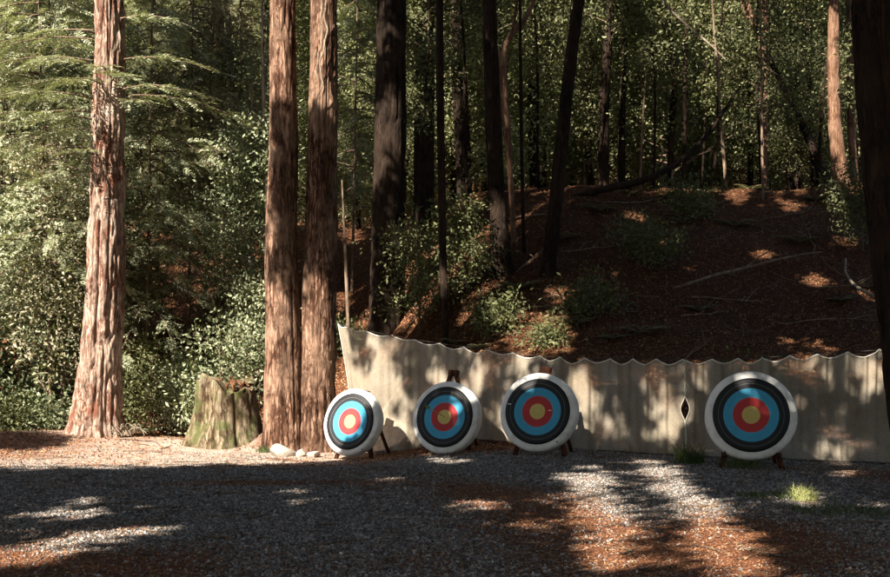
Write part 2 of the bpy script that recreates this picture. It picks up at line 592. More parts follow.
LIT_POLY = [
    [(-400, 462), (60, 456), (96, 447), (70, 428), (335, 428), (338, 462), (300, 466), (150, 470), (-400, 478)],
    [(574, 476), (606, 478), (622, 500), (642, 545), (652, 580), (600, 580), (588, 540), (578, 515)],
    [(642, 466), (672, 472), (712, 500), (742, 540), (776, 580), (728, 580), (708, 550), (686, 520), (662, 495)],
    [(515, 352), (500, 330), (540, 318), (570, 322), (572, 356)],
]
LIT_ELL = [  # ground
    (95, 517, 52, 3, -10), (150, 539, 62, 4, -14), (45, 566, 80, 8, -12), (110, 484, 14, 2), (216, 487, 18, 2), (275, 495, 14, 2),
    (500, 511, 34, 3.5), (530, 528, 14, 2), (584, 483, 16, 3), (450, 467, 26, 2), (535, 463, 16, 2.5), (870, 463, 30, 3),
    (806, 508, 11, 12), (850, 482, 22, 5, 35), (315, 505, 20, 3), (405, 492, 22, 2), (885, 502, 10, 5),
    # netting
    (390, 392, 10, 56), (350, 372, 10, 42), (488, 372, 13, 17), (520, 366, 9, 8), (585, 382, 17, 18), (592, 430, 15, 25), (622, 432, 9, 14),
    (676, 424, 20, 20), (655, 372, 7, 12), (745, 372, 9, 10), (700, 375, 6, 10), (838, 446, 22, 14), (878, 374, 15, 20), (640, 398, 5, 18), (470, 400, 9, 18), (412, 440, 14, 10), (815, 385, 6, 24), (790, 372, 7, 10), (660, 398, 5, 8),
    (388, 388, 10, 75), (352, 370, 6, 50), (476, 385, 5, 40), (590, 410, 9, 55), (668, 410, 7, 40), (868, 375, 4, 25),
    # targets
    (362, 412, 16, 45), (325, 425, 10, 40), (458, 412, 9, 28), (532, 438, 19, 9), (446, 384, 16, 7), (470, 440, 10, 12),
    # twin trunk blotches
    (288, 318, 14, 26), (322, 318, 14, 30), (285, 372, 20, 26), (318, 400, 16, 38), (288, 425, 26, 20), (328, 345, 8, 20),
    # slope
    (358, 300, 8, 34), (404, 305, 10, 26), (352, 240, 14, 14), (470, 310, 14, 30), (566, 300, 17, 10), (694, 269, 12, 5), (766, 257, 24, 5), (816, 285, 28, 7, 18),
    (787, 343, 11, 4), (828, 352, 14, 4), (790, 210, 28, 5), (740, 205, 20, 3), (850, 246, 22, 5), (870, 300, 16, 5, 15), (600, 197, 30, 4), (640, 222, 20, 3),
    (660, 250, 8, 3), (730, 300, 8, 3), (700, 320, 7, 2), (620, 280, 9, 3), (735, 340, 9, 3), (430, 255, 12, 10), (455, 220, 14, 18), (417, 165, 18, 16), (375, 120, 8, 40), (505, 90, 10, 45),
    (460, 205, 20, 14),
]


def wants_sun(px, py, wx, wy):
    n = fbm(px * .05 + 3, py * .05 + 7, 3); n2 = fbm(px * .016 + 30, py * .016 + 2, 3)
    lit = np.zeros(px.shape, bool)
    jx = px + np.where(py > 460, 3, 7) * (vnoise(px * .2, py * .2) - .5); jy = py + 5 * (vnoise(px * .2 + 50, py * .2) - .5) * np.where(py > 460, .3, 1)
    for p in LIT_POLY: lit |= inpoly(jx, jy, p)
    for e in LIT_ELL:
        e = list(e); gr = e[1] > 460; k_ = 1.0 if e[0] < 338 else (.45 if e[1] < 352 and e[0] > 470 and e[1] > 193 else .58); e[2] *= .8 if gr else k_; e[3] *= .75 if gr else (.8 if k_ < 1 else 1)
        lit |= ell(jx, jy, *e)
    left = (px < 262) & (py < 446)
    lit |= left & ((n2 < .70) | ((px > 55) & (px < 132)))
    lit &= ~(inpoly(px, py, [(-60, 434), (60, 434), (96, 447), (60, 456), (-60, 462)]) & (n2 > .1))
    lit &= ~ell(px, py, 232, 396, 24, 15)
    lit &= ~(ell(px, py, 338, 365, 9, 55) & (wy > 21.7))
    lit &= ~((px > 378) & (px < 414) & (py < 290) & (wy < 26.2) & (wy > 24))
    lit |= (px >= 262) & (px < 342) & (py < 92 + 6 * (n - .5))
    lit |= (px >= 342) & (py < 196) & (n2 < .62) & (n < .62) & ((px > 500) | (n < .45))
    lit |= (px > 395) & (px < 480) & (py > 170) & (py < 285) & (n < .47)
    lit |= (px >= 262) & (px < 342) & (py > 250) & (py < 440) & (n < .36)
    return lit


vv = np.array([0, 0, 1.0]) - SUN * SUN[2]; vv /= np.linalg.norm(vv)
uu = np.cross(vv, SUN)
STEP = .16
ga_, gb_ = np.meshgrid(np.arange(-26, 34, STEP), np.arange(-16, 34, STEP), indexing='ij')
GSH = ga_.shape
ga_ = ga_.ravel() + RNG.uniform(-.05, .05, ga_.size); gb_ = gb_.ravel() + RNG.uniform(-.05, .05, gb_.size)
O = ga_[:, None] * uu + gb_[:, None] * vv          # ray base points; rays run along -SUN
hit = np.full(len(O), np.nan)
tt = 60.0
while tt > -70:
    P = O + SUN * tt
    x, y, z = P.T
    g = z < terrain(x, y)
    g |= (z < 2.3) & (y > net_y(x)) & (y < net_y(x) + .6) & (x > NETX[0]) & (z < CAMZ + .02)
    g |= (y > 20.6) & (y < 21.4) & (x > -3.55) & (x < -1.95) & (z < 25)
    g |= (y > 21.6) & (y < 22.4) & (x > -7.7) & (x < -6.2) & (z < 25)
    g |= (y > 20.9) & (y < 22.3) & (np.abs(x + 4.3) < .8) & (z < 1.05)
    g |= (y > 11.1) & (y < 12.3) & (x > 4.45) & (x < 6.6)
    for tx_, td_ in ((-1.69, 19.3), (0, 17.9), (1.39, 16.5), (4.09, 14.7)):
        g |= (y > td_ - .1) & (y < td_ + .3) & (np.abs(x - tx_) < .62) & (z < 1.4)
    g |= (y > 22.6) & (y < 23.4) & (x < -3.7) & (x > -12) & (z < 12)
    g |= (y > 33.2) & (y < 33.8) & (x > -2.6) & (z < 30)
    g |= (y > 25) & (y < 25.7) & (x > -1.7) & (x < -.8) & (z < 12)
    new = g & np.isnan(hit)
    hit[new] = tt
    tt -= .3
ok = ~np.isnan(hit)
H = O[ok] + SUN * hit[ok][:, None]
px = 445 + F * H[:, 0] / np.maximum(H[:, 1], .5); py = HOR - F * (H[:, 2] - CAMZ) / np.maximum(H[:, 1], .5)
infr = (H[:, 1] > 5) & (px > -60) & (px < 950) & (py < 640) & (py > -60)
lit = wants_sun(px, py, H[:, 0], H[:, 1]) & ~((H[:, 1] < 12.6) & (H[:, 2] > .3))
off = fbm(H[:, 0] * .5 + 60, H[:, 1] * .5 + 60, 3) > .45
block = np.where(infr, ~lit, off & (H[:, 1] > 2) & (H[:, 1] < 45) & (np.abs(H[:, 0]) < 26))
bf = np.ones(len(O), bool); bf[np.flatnonzero(ok)] = block
bf = bf.reshape(GSH); er = bf.copy()
for sh_ in ((1, 0), (-1, 0), (0, 1), (0, -1)):
    er &= np.roll(bf, sh_, (0, 1))
block &= er.ravel()[ok]
bfull = np.zeros(len(O), bool); bfull[np.flatnonzero(ok)[block]] = True
bg2 = bfull.reshape(GSH); inner = bg2.copy()
for sh_ in ((2, 0), (-2, 0), (0, 2), (0, -2), (1, 1), (-1, -1), (1, -1), (-1, 1)):
    inner &= np.roll(bg2, sh_, (0, 1))
inner = inner.ravel()[ok][block]
Hb = H[block]
T = RNG.uniform(13, 18, len(Hb)) + 1.5 * (vnoise(Hb[:, 0] * .8 + 50, Hb[:, 1] * .8 + 50) - .5)
CP = Hb + SUN * T[:, None]  # unseen blocker clumps, set up the sun ray from each spot to shade
for _ in range(14):
    bad = (CP[:, 1] > -.5) & (CP[:, 2] < CAMZ + .335 * np.maximum(CP[:, 1], 0) + .9) & (np.abs(CP[:, 0]) < .42 * CP[:, 1] + 1.5)
    CP[bad] += SUN * 1.5
print('canopy clumps', len(CP))


# ------------------------------------------------------------------ leaf templates
def rotmats(n, rng, tilt=None):
    """random rotation matrices"""
    q = rng.normal(size=(n, 4)); q /= np.linalg.norm(q, axis=1)[:, None]
    w, x, y, z = q.T
    return np.stack([np.stack([1 - 2 * (y * y + z * z), 2 * (x * y - z * w), 2 * (x * z + y * w)], -1),
                     np.stack([2 * (x * y + z * w), 1 - 2 * (x * x + z * z), 2 * (y * z - x * w)], -1),
                     np.stack([2 * (x * z - y * w), 2 * (y * z + x * w), 1 - 2 * (x * x + y * y)], -1)], -2)


def frame(d, droop_roll, rng):
    """rotation whose x axis is direction d, z axis near up with some roll"""
    d = d / (np.linalg.norm(d, axis=1)[:, None] + 1e-9)
    up = np.array([0, 0, 1.]) + rng.normal(size=d.shape) * droop_roll
    y = np.cross(up, d); y /= np.linalg.norm(y, axis=1)[:, None] + 1e-9
    z = np.cross(d, y)
    return np.stack([d, y, z], -1)


def scatter(tmpl, R, off, scale=None):
    """tmpl (k,3); R (m,3,3); off (m,3)"""
    s = np.ones(len(off)) if scale is None else scale
    return (np.einsum('mij,kj->mki', R, tmpl) * s[:, None, None] + off[:, None, :]).reshape(-1, 3)


def leafquad(base, d, side, L, W):
    base, d, side = map(np.asarray, (base, d, side))
    return [base, base + d * L * .45 + side * W * .5, base + d * L, base + d * L * .45 - side * W * .5]


def broad_clump(n=14, size=.3, L=.088, W=.04, seed=0):
    r = np.random.default_rng(seed); out = []
    for _ in range(n):
        p = r.normal(size=3) * size * .42
        d = p / (np.linalg.norm(p) + .05) + r.normal(size=3) * .6 + [0, 0, -.15]
        d /= np.linalg.norm(d)
        sd = np.cross(d, [0, 0, 1]) + r.normal(size=3) * .45; sd -= d * sd.dot(d); sd /= np.linalg.norm(sd)
        k = r.uniform(.7, 1.3)
        out += leafquad(p, d, sd, L * k, W * k)
    return np.array(out)


def needle_spray(L=.5, n=15, ll=.135, w=.027, seed=0, hang=.12):
    r = np.random.default_rng(seed); out = []
    for i in range(n):
        t = (i + .5) / n
        base = np.array([t * L, 0, -hang * t * t])
        for s in (-1, 1):
            a = math.radians(r.uniform(35, 65))
            k = (1 - .65 * t) * r.uniform(.6, 1.2) + .12
            d = np.array([math.cos(a), s * math.sin(a), r.uniform(-.35, .1)]); d /= np.linalg.norm(d)
            sd = np.cross(d, [0, 0, 1]) + r.normal(size=3) * .25; sd /= np.linalg.norm(sd)
            out += leafquad(base, d, sd, ll * k, w * r.uniform(.8, 1.5))
    out += leafquad([0, 0, 0], np.array([1, 0, -hang / L]) / np.linalg.norm([1, 0, -hang / L]), np.array([0, 1., 0]), L * 1.05, .012)
    return np.array(out)


CL = [broad_clump(14, .34, seed=s) for s in range(5)]
CLB = [broad_clump(26, .6, .11, .055, seed=s + 20) for s in range(5)]       # larger leaves for far trees
CLS = [broad_clump(15, .3, .115, .048, seed=s + 60) for s in range(5)]       # big leaved shrub
SP = [needle_spray(seed=s, n=10) for s in range(5)]
SPL = [needle_spray(L=.8, n=15, ll=.2, w=.03, seed=s + 40, hang=.25) for s in range(5)]


def put(mb, templates, pts, rng, mi=0, R=None, sc=(.8, 1.25)):
    pts = np.asarray(pts)
    if not len(pts): return
    idx = rng.integers(0, len(templates), len(pts))
    Rm = rotmats(len(pts), rng) if R is None else R
    s = rng.uniform(*sc, len(pts))
    for k in range(len(templates)):
        m = idx == k
        if m.any(): mb.quadsoup(scatter(templates[k], Rm[m], pts[m], s[m]), mi)


# ------------------------------------------------------------------ trunks
def trunk_mesh(name, mat, path, amp=.02, cells=22, zfreq=1.1, flare=None, seg=96, dz=.05, lobes=None, seed=0, cut_z=None):
    """path: rows (x,y,z,r) local; smooth interpolated rings; bark furrows pushed into the geometry"""
    path = np.asarray(path, float)
    z0, z1 = path[0, 2], path[-1, 2]
    n = max(int((z1 - z0) / dz), 12)
    t = np.linspace(0, 1, n)
    zz = z0 + (z1 - z0) * t
    cx = np.interp(zz, path[:, 2], path[:, 0]); cy = np.interp(zz, path[:, 2], path[:, 1]); r = np.interp(zz, path[:, 2], path[:, 3])
    k = min(9, n // 3 * 2 + 1)
    if len(path) > 2 and n > 30:
        def sm(a):
            w = 15; p = np.pad(a, w, mode='edge'); p[:w] = a[0] + (a[0] - a[w:0:-1]); p[-w:] = a[-1] + (a[-1] - a[-2:-w - 2:-1])
            return np.convolve(p, np.ones(2 * w + 1) / (2 * w + 1), 'valid')
        cx, cy, r = sm(cx), sm(cy), sm(r)
    th = np.arange(seg) / seg * 2 * np.pi
    TH, ZZ = np.meshgrid(th, zz)
    R = np.repeat(r[:, None], seg, 1)
    if flare:
        h, am = flare
        fl = np.exp(-np.maximum(ZZ - z0 - .05, 0) / h)
        lb = 0
        for (an, wd, st) in (lobes or []):
            dth = (TH - math.radians(an) + np.pi) % (2 * np.pi) - np.pi
            lb = lb + st * np.exp(-(dth / wd) ** 2)
        R = R * (1 + fl * am * (1 + lb))
    warp = 1.3 * vnoise(TH / (2 * np.pi) * 8, ZZ * .9 + seed, 8)
    c = cells
    f1 = 1 - np.abs(2 * vnoise(TH / (2 * np.pi) * c + 0 * ZZ, ZZ * zfreq + seed * 3 + warp, c) - 1)
    f2 = 1 - np.abs(2 * vnoise(TH / (2 * np.pi) * c * 2, ZZ * zfreq * 2.3 + seed * 5 + warp * 2, c * 2) - 1)
    big = vnoise(TH / (2 * np.pi) * 5, ZZ * .5 + seed, 5) - .5
    R = R - amp * f1 ** 3 * 1.4 - amp * .5 * f2 ** 2 + amp * 1.6 * big + amp * .4 * (vnoise(TH / (2 * np.pi) * 60, ZZ * 8, 60) - .5)
    V = np.stack([cx[:, None] + R * np.cos(TH), cy[:, None] + R * np.sin(TH), ZZ], -1)
    if cut_z is not None:
        V[..., 2] = np.minimum(V[..., 2], cut_z(V[..., 0], V[..., 1]))
    mb = MB()
    i, j = np.meshgrid(np.arange(n - 1), np.arange(seg), indexing='ij')
    a = i * seg + j; b = i * seg + (j + 1) % seg
    v = np.concatenate([V.reshape(-1, 3), [[cx[-1], cy[-1], V[-1, :, 2].mean()]]])
    tr = [((n - 1) * seg + q, (n - 1) * seg + (q + 1) % seg, n * seg) for q in range(seg)]
    mb.add(v, np.stack([a, b, b + seg, a + seg], -1).reshape(-1, 4), tr)
    return mb.mesh(name, [mat], True)


TALL = []      # (tree empty, x, y, base z) that hold the added sun-blocking leaf clumps


def redwood(name, label, cat, base, path, mat, cells, amp, lobes=None, flare=None, seed=0, seg=120, dz=.045):
    t = thing(name, label, cat, tuple(base))
    obj('trunk', trunk_mesh('trunk', mat, path, amp, cells, 1.1, flare, seg, dz, lobes, seed), t)
    TALL.append((t, base[0], base[1], base[2]))
    return t


# left redwood: base px ~95,433, d 22
d = 22.0
bx, by = X(97, d), d
bz = float(terrain(bx, by)) - .25
def lp(px_, py_, w, dd, dy=0):   # path row relative to (bx,by,bz)
    return (X(px_, dd) - bx, dy, CAMZ + (HOR - py_) * dd / F - bz, w * dd / F / 2)
left_path = [lp(98, 452, 52, d), lp(98, 432, 50, d), lp(99, 395, 46, d), lp(102, 340, 43, d), lp(106, 280, 40, d), lp(108, 200, 36.5, d), lp(109, 100, 33.5, d), lp(110, 0, 31, d), lp(113, -400, 22, d), lp(115, -800, 10, d), lp(116, -1000, 2, d)]
left_tree = redwood('redwood_tree', 'big sunlit redwood with flared base and rough pinkish bark, on the brown bank', 'tree', (bx, by, bz), left_path, M['redwood'], 24, .055,
                    lobes=[(215, .45, 1.6), (150, .4, .5), (300, .35, .25), (20, .5, -.4)], flare=(.62, .24), seed=2, seg=150, dz=.04)

# twin redwood
d = 21.0
tbx, tby = X(300, d), d
tbz = float(terrain(tbx, tby)) - .2
def tp(px_, py_, w, dy=0):
    return (X(px_, d) - tbx, dy, CAMZ + (HOR - py_) * d / F - tbz, w * d / F / 2)
twin = thing('twin_trunk_redwood', 'redwood splitting into two straight side by side trunks above one wide shaded base', 'tree', (tbx, tby, tbz))
TALL.append((twin, tbx, tby, tbz))
pA = [tp(285, 462, 42), tp(285, 435, 42), tp(284, 400, 41), tp(283, 330, 37), tp(282, 230, 33), tp(283, 120, 29.5), tp(283, 0, 27), tp(284, -400, 20), tp(285, -900, 4)]
pB = [tp(314, 462, 44, .12), tp(314, 435, 44, .12), tp(315, 400, 42, .12), tp(317, 345, 38, .1), tp(320, 230, 34, .1), tp(323, 120, 30, .1), tp(323, 0, 27.5, .1), tp(322, -400, 20), tp(321, -900, 4)]
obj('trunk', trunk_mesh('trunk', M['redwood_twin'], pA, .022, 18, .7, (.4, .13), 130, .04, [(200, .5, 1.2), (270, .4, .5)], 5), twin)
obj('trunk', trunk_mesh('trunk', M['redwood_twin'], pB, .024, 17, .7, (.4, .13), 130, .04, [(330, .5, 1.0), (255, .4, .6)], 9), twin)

# woody vine on the right twin trunk
mbv = MB()
def vine_pts(rows, dd=20.66):
    P = np.array([at(a_, b_, dd) for a_, b_ in rows])
    tq = np.linspace(0, 1, len(P)); tf = np.linspace(0, 1, 60)
    return np.stack([np.interp(tf, tq, P[:, k]) + (.012 * np.sin(tf * 40 + k) if k == 0 else 0) for k in range(3)], -1)
mbv.tube(vine_pts([(326, -40), (327, 0), (324, 14), (327, 28), (325, 45), (321, 58), (320, 70), (323, 82), (318, 96), (316, 112)]), np.linspace(.022, .01, 60), 7)
mbv.tube(vine_pts([(322, -40), (322, 0), (321, 22), (322, 40), (319, 52), (317, 66), (316, 80), (314, 96)]), np.linspace(.016, .007, 60), 7)
tag(obj('woody_vine', mbv.mesh('woody_vine', [M['palebark']], True)), 'thin woody vine snaking down the upper part of the right twin trunk', 'vine')

# dark trunk at the right edge, close to the camera, in shade
d = 11.5
rx_, ry_ = X(905, d), d
rz_ = float(terrain(rx_, ry_)) - .2
def rp(pl, py_, w):      # left edge px
    return (X(pl, d) + w * d / F / 2 - rx_, 0, CAMZ + (HOR - py_) * d / F - rz_, w * d / F / 2)
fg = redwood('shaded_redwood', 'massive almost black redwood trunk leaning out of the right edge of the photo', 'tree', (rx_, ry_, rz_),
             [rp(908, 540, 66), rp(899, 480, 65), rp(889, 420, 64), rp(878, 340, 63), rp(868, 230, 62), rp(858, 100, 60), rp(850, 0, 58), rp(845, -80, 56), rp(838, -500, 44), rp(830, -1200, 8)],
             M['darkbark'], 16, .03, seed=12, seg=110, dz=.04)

# dark mid trunks on the slope
def slope_trunk(label, rows, d, mat, name='redwood_tree', cat='tree', amp=.02, cells=16, group=None, tall=False, seg=48, dz=.1, flare=None):
    """rows: (px, py, width px) bottom first; base row snapped into the terrain"""
    px0 = rows[0][0]
    bx = X(px0, d); bz = float(terrain(bx, d)) - .15
    path = [(0, 0, 0, rows[0][2] * d / F / 2)]
    for (a_, b_, w_) in rows[1:]:
        z = CAMZ + (HOR - b_) * d / F - bz
        if z > path[-1][2] + .05:
            path.append((X(a_, d) - bx, 0, z, w_ * d / F / 2))
    t = thing(name, label, cat, (bx, d, bz), 0, group)
    obj('trunk', trunk_mesh('trunk', mat, path, amp, cells, 1.0, flare, seg, dz, None, seed=px0 * .7), t)
    if tall: TALL.append((t, bx, d, bz))
    return t


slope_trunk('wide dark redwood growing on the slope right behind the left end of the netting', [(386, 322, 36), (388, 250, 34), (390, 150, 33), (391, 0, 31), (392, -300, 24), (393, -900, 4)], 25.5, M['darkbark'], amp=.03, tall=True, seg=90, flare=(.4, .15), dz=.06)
slope_trunk('thin straight dark trunk on the slope behind the second target', [(446, 332, 7), (443, 250, 8), (440, 100, 8.5), (440, 0, 8), (440, -300, 4)], 22.5, M['darkbark'], 'slender_tree', amp=.008, cells=8)
slope_trunk('thick dark trunk standing left of the leaning trunk', [(503, 322, 22), (500, 250, 20), (494, 150, 18), (489, 0, 16), (486, -300, 9), (486, -800, 2)], 25, M['darkbark'], 'redwood_tree', amp=.02, cells=10, tall=True, flare=(.3, .2))
slope_trunk('tall dark trunk leaning right behind the third target', [(546, 314, 15), (552, 250, 15), (558, 183, 15), (565, 110, 14), (573, 40, 13), (579, 0, 12), (600, -120, 9), (640, -400, 3)], 24.5, M['darkbark'], 'leaning_tree', amp=.015, cells=10, flare=(.3, .2))
slope_trunk('very thin dark stem between the thick dark trunk and the leaning trunk', [(524, 320, 4), (523, 220, 4), (521, 120, 4), (520, 0, 3), (519, -100, 2)], 26, M['darkbark'], 'sapling', amp=.004, cells=6, seg=12)
slope_trunk('pale slim stem on the slope just right of the twin redwood', [(350, 332, 4.6), (348, 290, 4.2), (345, 250, 3.6), (343, 215, 3), (342, 180, 1.6)], 23.0, M['twig'], 'sapling', amp=.004, cells=6, seg=14)
slope_trunk('pale slim stem close to the left side of the twin redwood', [(266, 330, 5), (266, 240, 4.5), (265, 150, 4), (262, 20, 3), (262, -60, 2)], 25.0, M['palebark'], 'sapling', amp=.004, cells=6, seg=14)
slope_trunk('slim pale trunk curving up from the slope left of the twin redwood', [(257, 280, 7), (251, 240, 7), (244, 200, 7), (239, 150, 6), (233, 100, 6), (228, 40, 5), (224, -60, 4)], 28.0, M['palebark'], 'slender_tree', amp=.006, cells=6, seg=16)
slope_trunk('small trunk with peeling reddish bark high up between the lone redwood and the twin redwood', [(228, 215, 12), (224, 160, 12), (220, 90, 13), (218, 30, 14), (216, -60, 12), (214, -300, 6)], 32.0, M['redbark'], 'redwood_tree', amp=.015, cells=8, seg=24, tall=True)
slope_trunk('short brown trunk in the foliage left of the lone redwood', [(28, 255, 5), (29, 200, 5), (30, 120, 4.5), (30, 20, 4), (30, -60, 3)], 27.0, M['darkbark'], 'slender_tree', amp=.006, cells=6, seg=14)
# trunks on the crest, right half
GR = 'slim trunks along the crest of the slope'
crest = [
    (604, 195, [(604, 13), (603, 11), (606, 10), (611, 8)], 32, 'darkbark', 'thick dark trunk on the crest left of the dark arching branch'),
    (622, 196, [(622, 8), (621, 8), (624, 7), (627, 5)], 33, 'darkbark', 'dark straight trunk on the crest above the low end of the arching branch'),
    (642, 195, [(642, 7), (640, 7), (637, 6), (634, 5)], 35, 'redbark', 'sunlit reddish trunk beyond the crest in the middle of the right hand wood'),
    (661, 195, [(661, 6), (662, 5), (660, 5), (656, 4)], 37, 'palebark', 'pale sunlit stem beyond the crest right of the reddish trunk'),
    (684, 200, [(684, 5), (684, 5), (685, 5), (688, 4)], 32, 'darkbark', 'thin dark trunk meeting the middle of the arching branch'),
    (727, 204, [(727, 3.5), (722, 3), (716, 2.5), (712, 2)], 30, 'twig', 'thin bent pale stem on the crest right of the arching branch'),
    (763, 214, [(763, 3.5), (762, 3), (761, 2.2), (760, 1.5)], 29, 'twig', 'thin upright pale sapling on the slope above the fourth target'),
    (535, 210, [(535, 10), (531, 10), (533, 9), (540, 8)], 34, 'darkbark', 'dark trunk beyond the slope just left of the leaning trunk'),
    (465, 215, [(465, 16), (462, 16), (458, 15), (456, 13)], 33, 'darkbark', 'wide dim trunk beyond the slope right of the thin straight dark trunk'),
    (424, 230, [(424, 22), (424, 21), (425, 20), (426, 19)], 30, 'darkbark', 'broad dark trunk standing to the right of the wide slope redwood'),
    (585, 195, [(585, 5), (586, 5), (583, 5), (590, 4)], 36, 'palebark', 'pale stem beyond the crest just right of the leaning trunk'),
    (700, 196, [(700, 6), (701, 6), (704, 5), (702, 5)], 40, 'redbark', 'reddish stem far beyond the crest above the thin bent stem'),
    (797, 205, [(797, 7), (799, 7), (796, 6), (792, 5)], 38, 'darkbark', 'dark stem beyond the crest left of the reddish forked trunk'),
]
for px0, py0, rows, dd, mm, lb in crest:
    zt = [py0, 130, 60, 0]
    rr = [(p_, q_, w_) for (p_, w_), q_ in zip(rows, zt)] + [(rows[-1][0] + (rows[-1][0] - rows[-2][0]) * 2, -150, rows[-1][1] * .6)]
    slope_trunk(lb, rr, dd, M[mm], 'slender_tree' if rows[0][1] < 12 else 'redwood_tree', amp=.012, cells=7, seg=20)
slope_trunk('reddish tree trunk with sunlit peeling bark beside the black edge trunk', [(842, 240, 20), (838, 180, 16), (834, 120, 13), (833, 60, 12), (834, 0, 12), (836, -150, 9), (838, -500, 3)], 30, M['redbark'], 'redwood_tree', amp=.02, cells=9, seg=30, tall=True)
slope_trunk('narrow reddish trunk half hidden by the black edge trunk', [(856, 240, 9), (853, 180, 8), (851, 120, 8), (849, 0, 7), (848, -150, 5)], 31, M['redbark'], 'slender_tree', amp=.01, cells=7, seg=20)


def limb_obj(name, label, cat, specs, mat, group=None, seg=9, wob=.12):
    """specs: list of lists of (px,py,d,width px); world-placed mesh with origin at first point"""
    mb = MB(); o0 = at(*specs[0][0][:3])
    for si, s in enumerate(specs):
        P = np.array([at(a_, b_, c_) for a_, b_, c_, _ in s]) - o0
        r = np.array([w_ * c_ / F / 2 for _, _, c_, w_ in s])
        n = max(12, len(s) * 7); tq = np.linspace(0, 1, len(s)); tf = np.linspace(0, 1, n)
        PP = np.stack([np.interp(tf, tq, P[:, k]) for k in range(3)], -1)
        ker = np.ones(5) / 5
        for k in range(3):
            pad = np.pad(PP[:, k], 2, mode='reflect', reflect_type='odd'); PP[:, k] = np.convolve(pad, ker, 'valid')
        mb.tube(PP, np.interp(tf, tq, r), seg, wob=wob, seed=si * 3)
    o = obj(name, mb.mesh(name, [mat], True), loc=tuple(o0))
    return tag(o, label, cat, group)


limb_obj('arching_branch', 'long dark fallen trunk arching up to the right across the crest', 'branch',
         [[(566, 200, 29, 5), (600, 190, 29, 7.5), (640, 182, 29, 7), (668, 170, 29, 6), (690, 153, 29, 5.4), (708, 134, 29, 4.5), (722, 114, 29, 3.6), (733, 97, 29, 2.5), (742, 84, 29, 1.4)],
          [(668, 168, 29, 3), (690, 158, 29.3, 2), (712, 150, 29.6, 1.2)]], M['darkbark'])
limb_obj('fallen_branch', 'long bare fallen branch lying across the slope above the right netting', 'branch',
         [[(674, 288, 22.4, 2), (690, 283, 22.8, 3), (715, 275, 23.4, 3.4), (745, 268, 24, 3.2), (775, 260, 24.4, 2.6), (803, 254, 24.8, 1.8), (822, 252, 25, 1)],
          [(745, 268, 24, 2), (760, 256, 24.2, 1.4), (772, 250, 24.4, .8)]], M['twig'])
limb_obj('fallen_branch', 'short hooked bare branch lying on the slope beside the black edge trunk', 'branch',
         [[(846, 258, 24.5, 1.5), (845, 272, 23.6, 2.5), (853, 284, 22.8, 3), (866, 293, 22.2, 3), (884, 298, 21.8, 2)]], M['palebark'])
limb_obj('leaning_log', 'dark fallen trunk sloping down right through the wood to the edge trunk', 'log',
         [[(768, 54, 34, 5), (780, 80, 33.8, 6), (797, 112, 33.5, 7), (812, 146, 33, 7.5), (828, 182, 32.5, 8), (846, 224, 31.5, 9)]], M['darkbark'], wob=.2)
limb_obj('forked_tree', 'smooth reddish tree forking into a Y at the top right of the wood', 'tree',
         [[(764, 215, 33, 8), (763, 150, 33, 8), (765, 90, 33, 9), (763, 48, 33, 10), (754, 25, 33, 7), (746, 0, 33, 6), (738, -60, 33, 5)],
          [(763, 48, 33, 8), (767, 24, 33, 5), (764, 0, 33, 5), (758, -60, 33, 3)], [(754, 25, 33, 5), (744, 12, 33, 3), (741, -10, 33, 3)]], M['redbark'], wob=.18)
limb_obj('bare_branch', 'pale bare branch slanting down at the top of the right hand wood', 'branch',
         [[(650, -16, 27, 2.2), (668, 8, 27, 2.4), (690, 28, 27, 2.6), (706, 41, 27, 2.4), (716, 50, 27, 1.8), (728, 62, 27, 1)]], M['palebark'])
limb_obj('crooked_tree', 'crooked smooth trunk with orange peeling bark beside the thick dark trunk', 'tree',
         [[(520, 300, 26.5, 6), (514, 240, 26.5, 6), (510, 170, 26.5, 6), (506, 115, 26.5, 8), (502, 80, 26.5, 9), (503, 52, 26.5, 8), (511, 34, 26.5, 6), (524, 22, 26.5, 5), (535, 0, 26.5, 4), (545, -60, 26.5, 3)],
          [(504, 50, 26.5, 5), (513, 30, 26.3, 3.5), (517, 0, 26, 3), (518, -40, 26, 2)]], M['redbark'], wob=.2)
limb_obj('bare_branch', 'thin curved bare stem rising from the hollow left of the lone redwood', 'branch',
         [[(66, 416, 23.2, 1.8), (54, 404, 23.4, 2.2), (45, 390, 23.6, 2), (38, 372, 23.8, 1.6), (34, 352, 24, 1)]], M['twig'])
limb_obj('fallen_branch', 'pale diagonal bare branch hanging in the foliage between the two big redwoods', 'branch',
         [[(172, 243, 25, 2.6), (186, 256, 25, 2.6), (198, 270, 25, 2.4), (212, 288, 25.2, 1.6)], [(180, 262, 25, 1.6), (186, 282, 25, 1.8), (189, 298, 25, 1.4)]], M['palebark'])
# lifted spiral of dead twigs at the foot of the left redwood
sp = []
rq = np.random.default_rng(5)
for k in range(16):
    x0 = 122 + rq.uniform(-10, 14); y0 = 436
    a_ = rq.uniform(-1, 1)
    sp.append([(x0, y0, 21.4, 1.2), (x0 + a_ * 8, y0 - rq.uniform(4, 9), 21.4, 1.1), (x0 + a_ * 14, y0 - rq.uniform(6, 14), 21.3, .9), (x0 + a_ * 14 + rq.uniform(-8, 8), y0 - rq.uniform(0, 12), 21.2, .6)])
limb_obj('dead_twigs', 'tangle of dry grey twigs on the bank at the foot of the lone redwood', 'twigs', sp, M['palebark'], wob=0, seg=5)

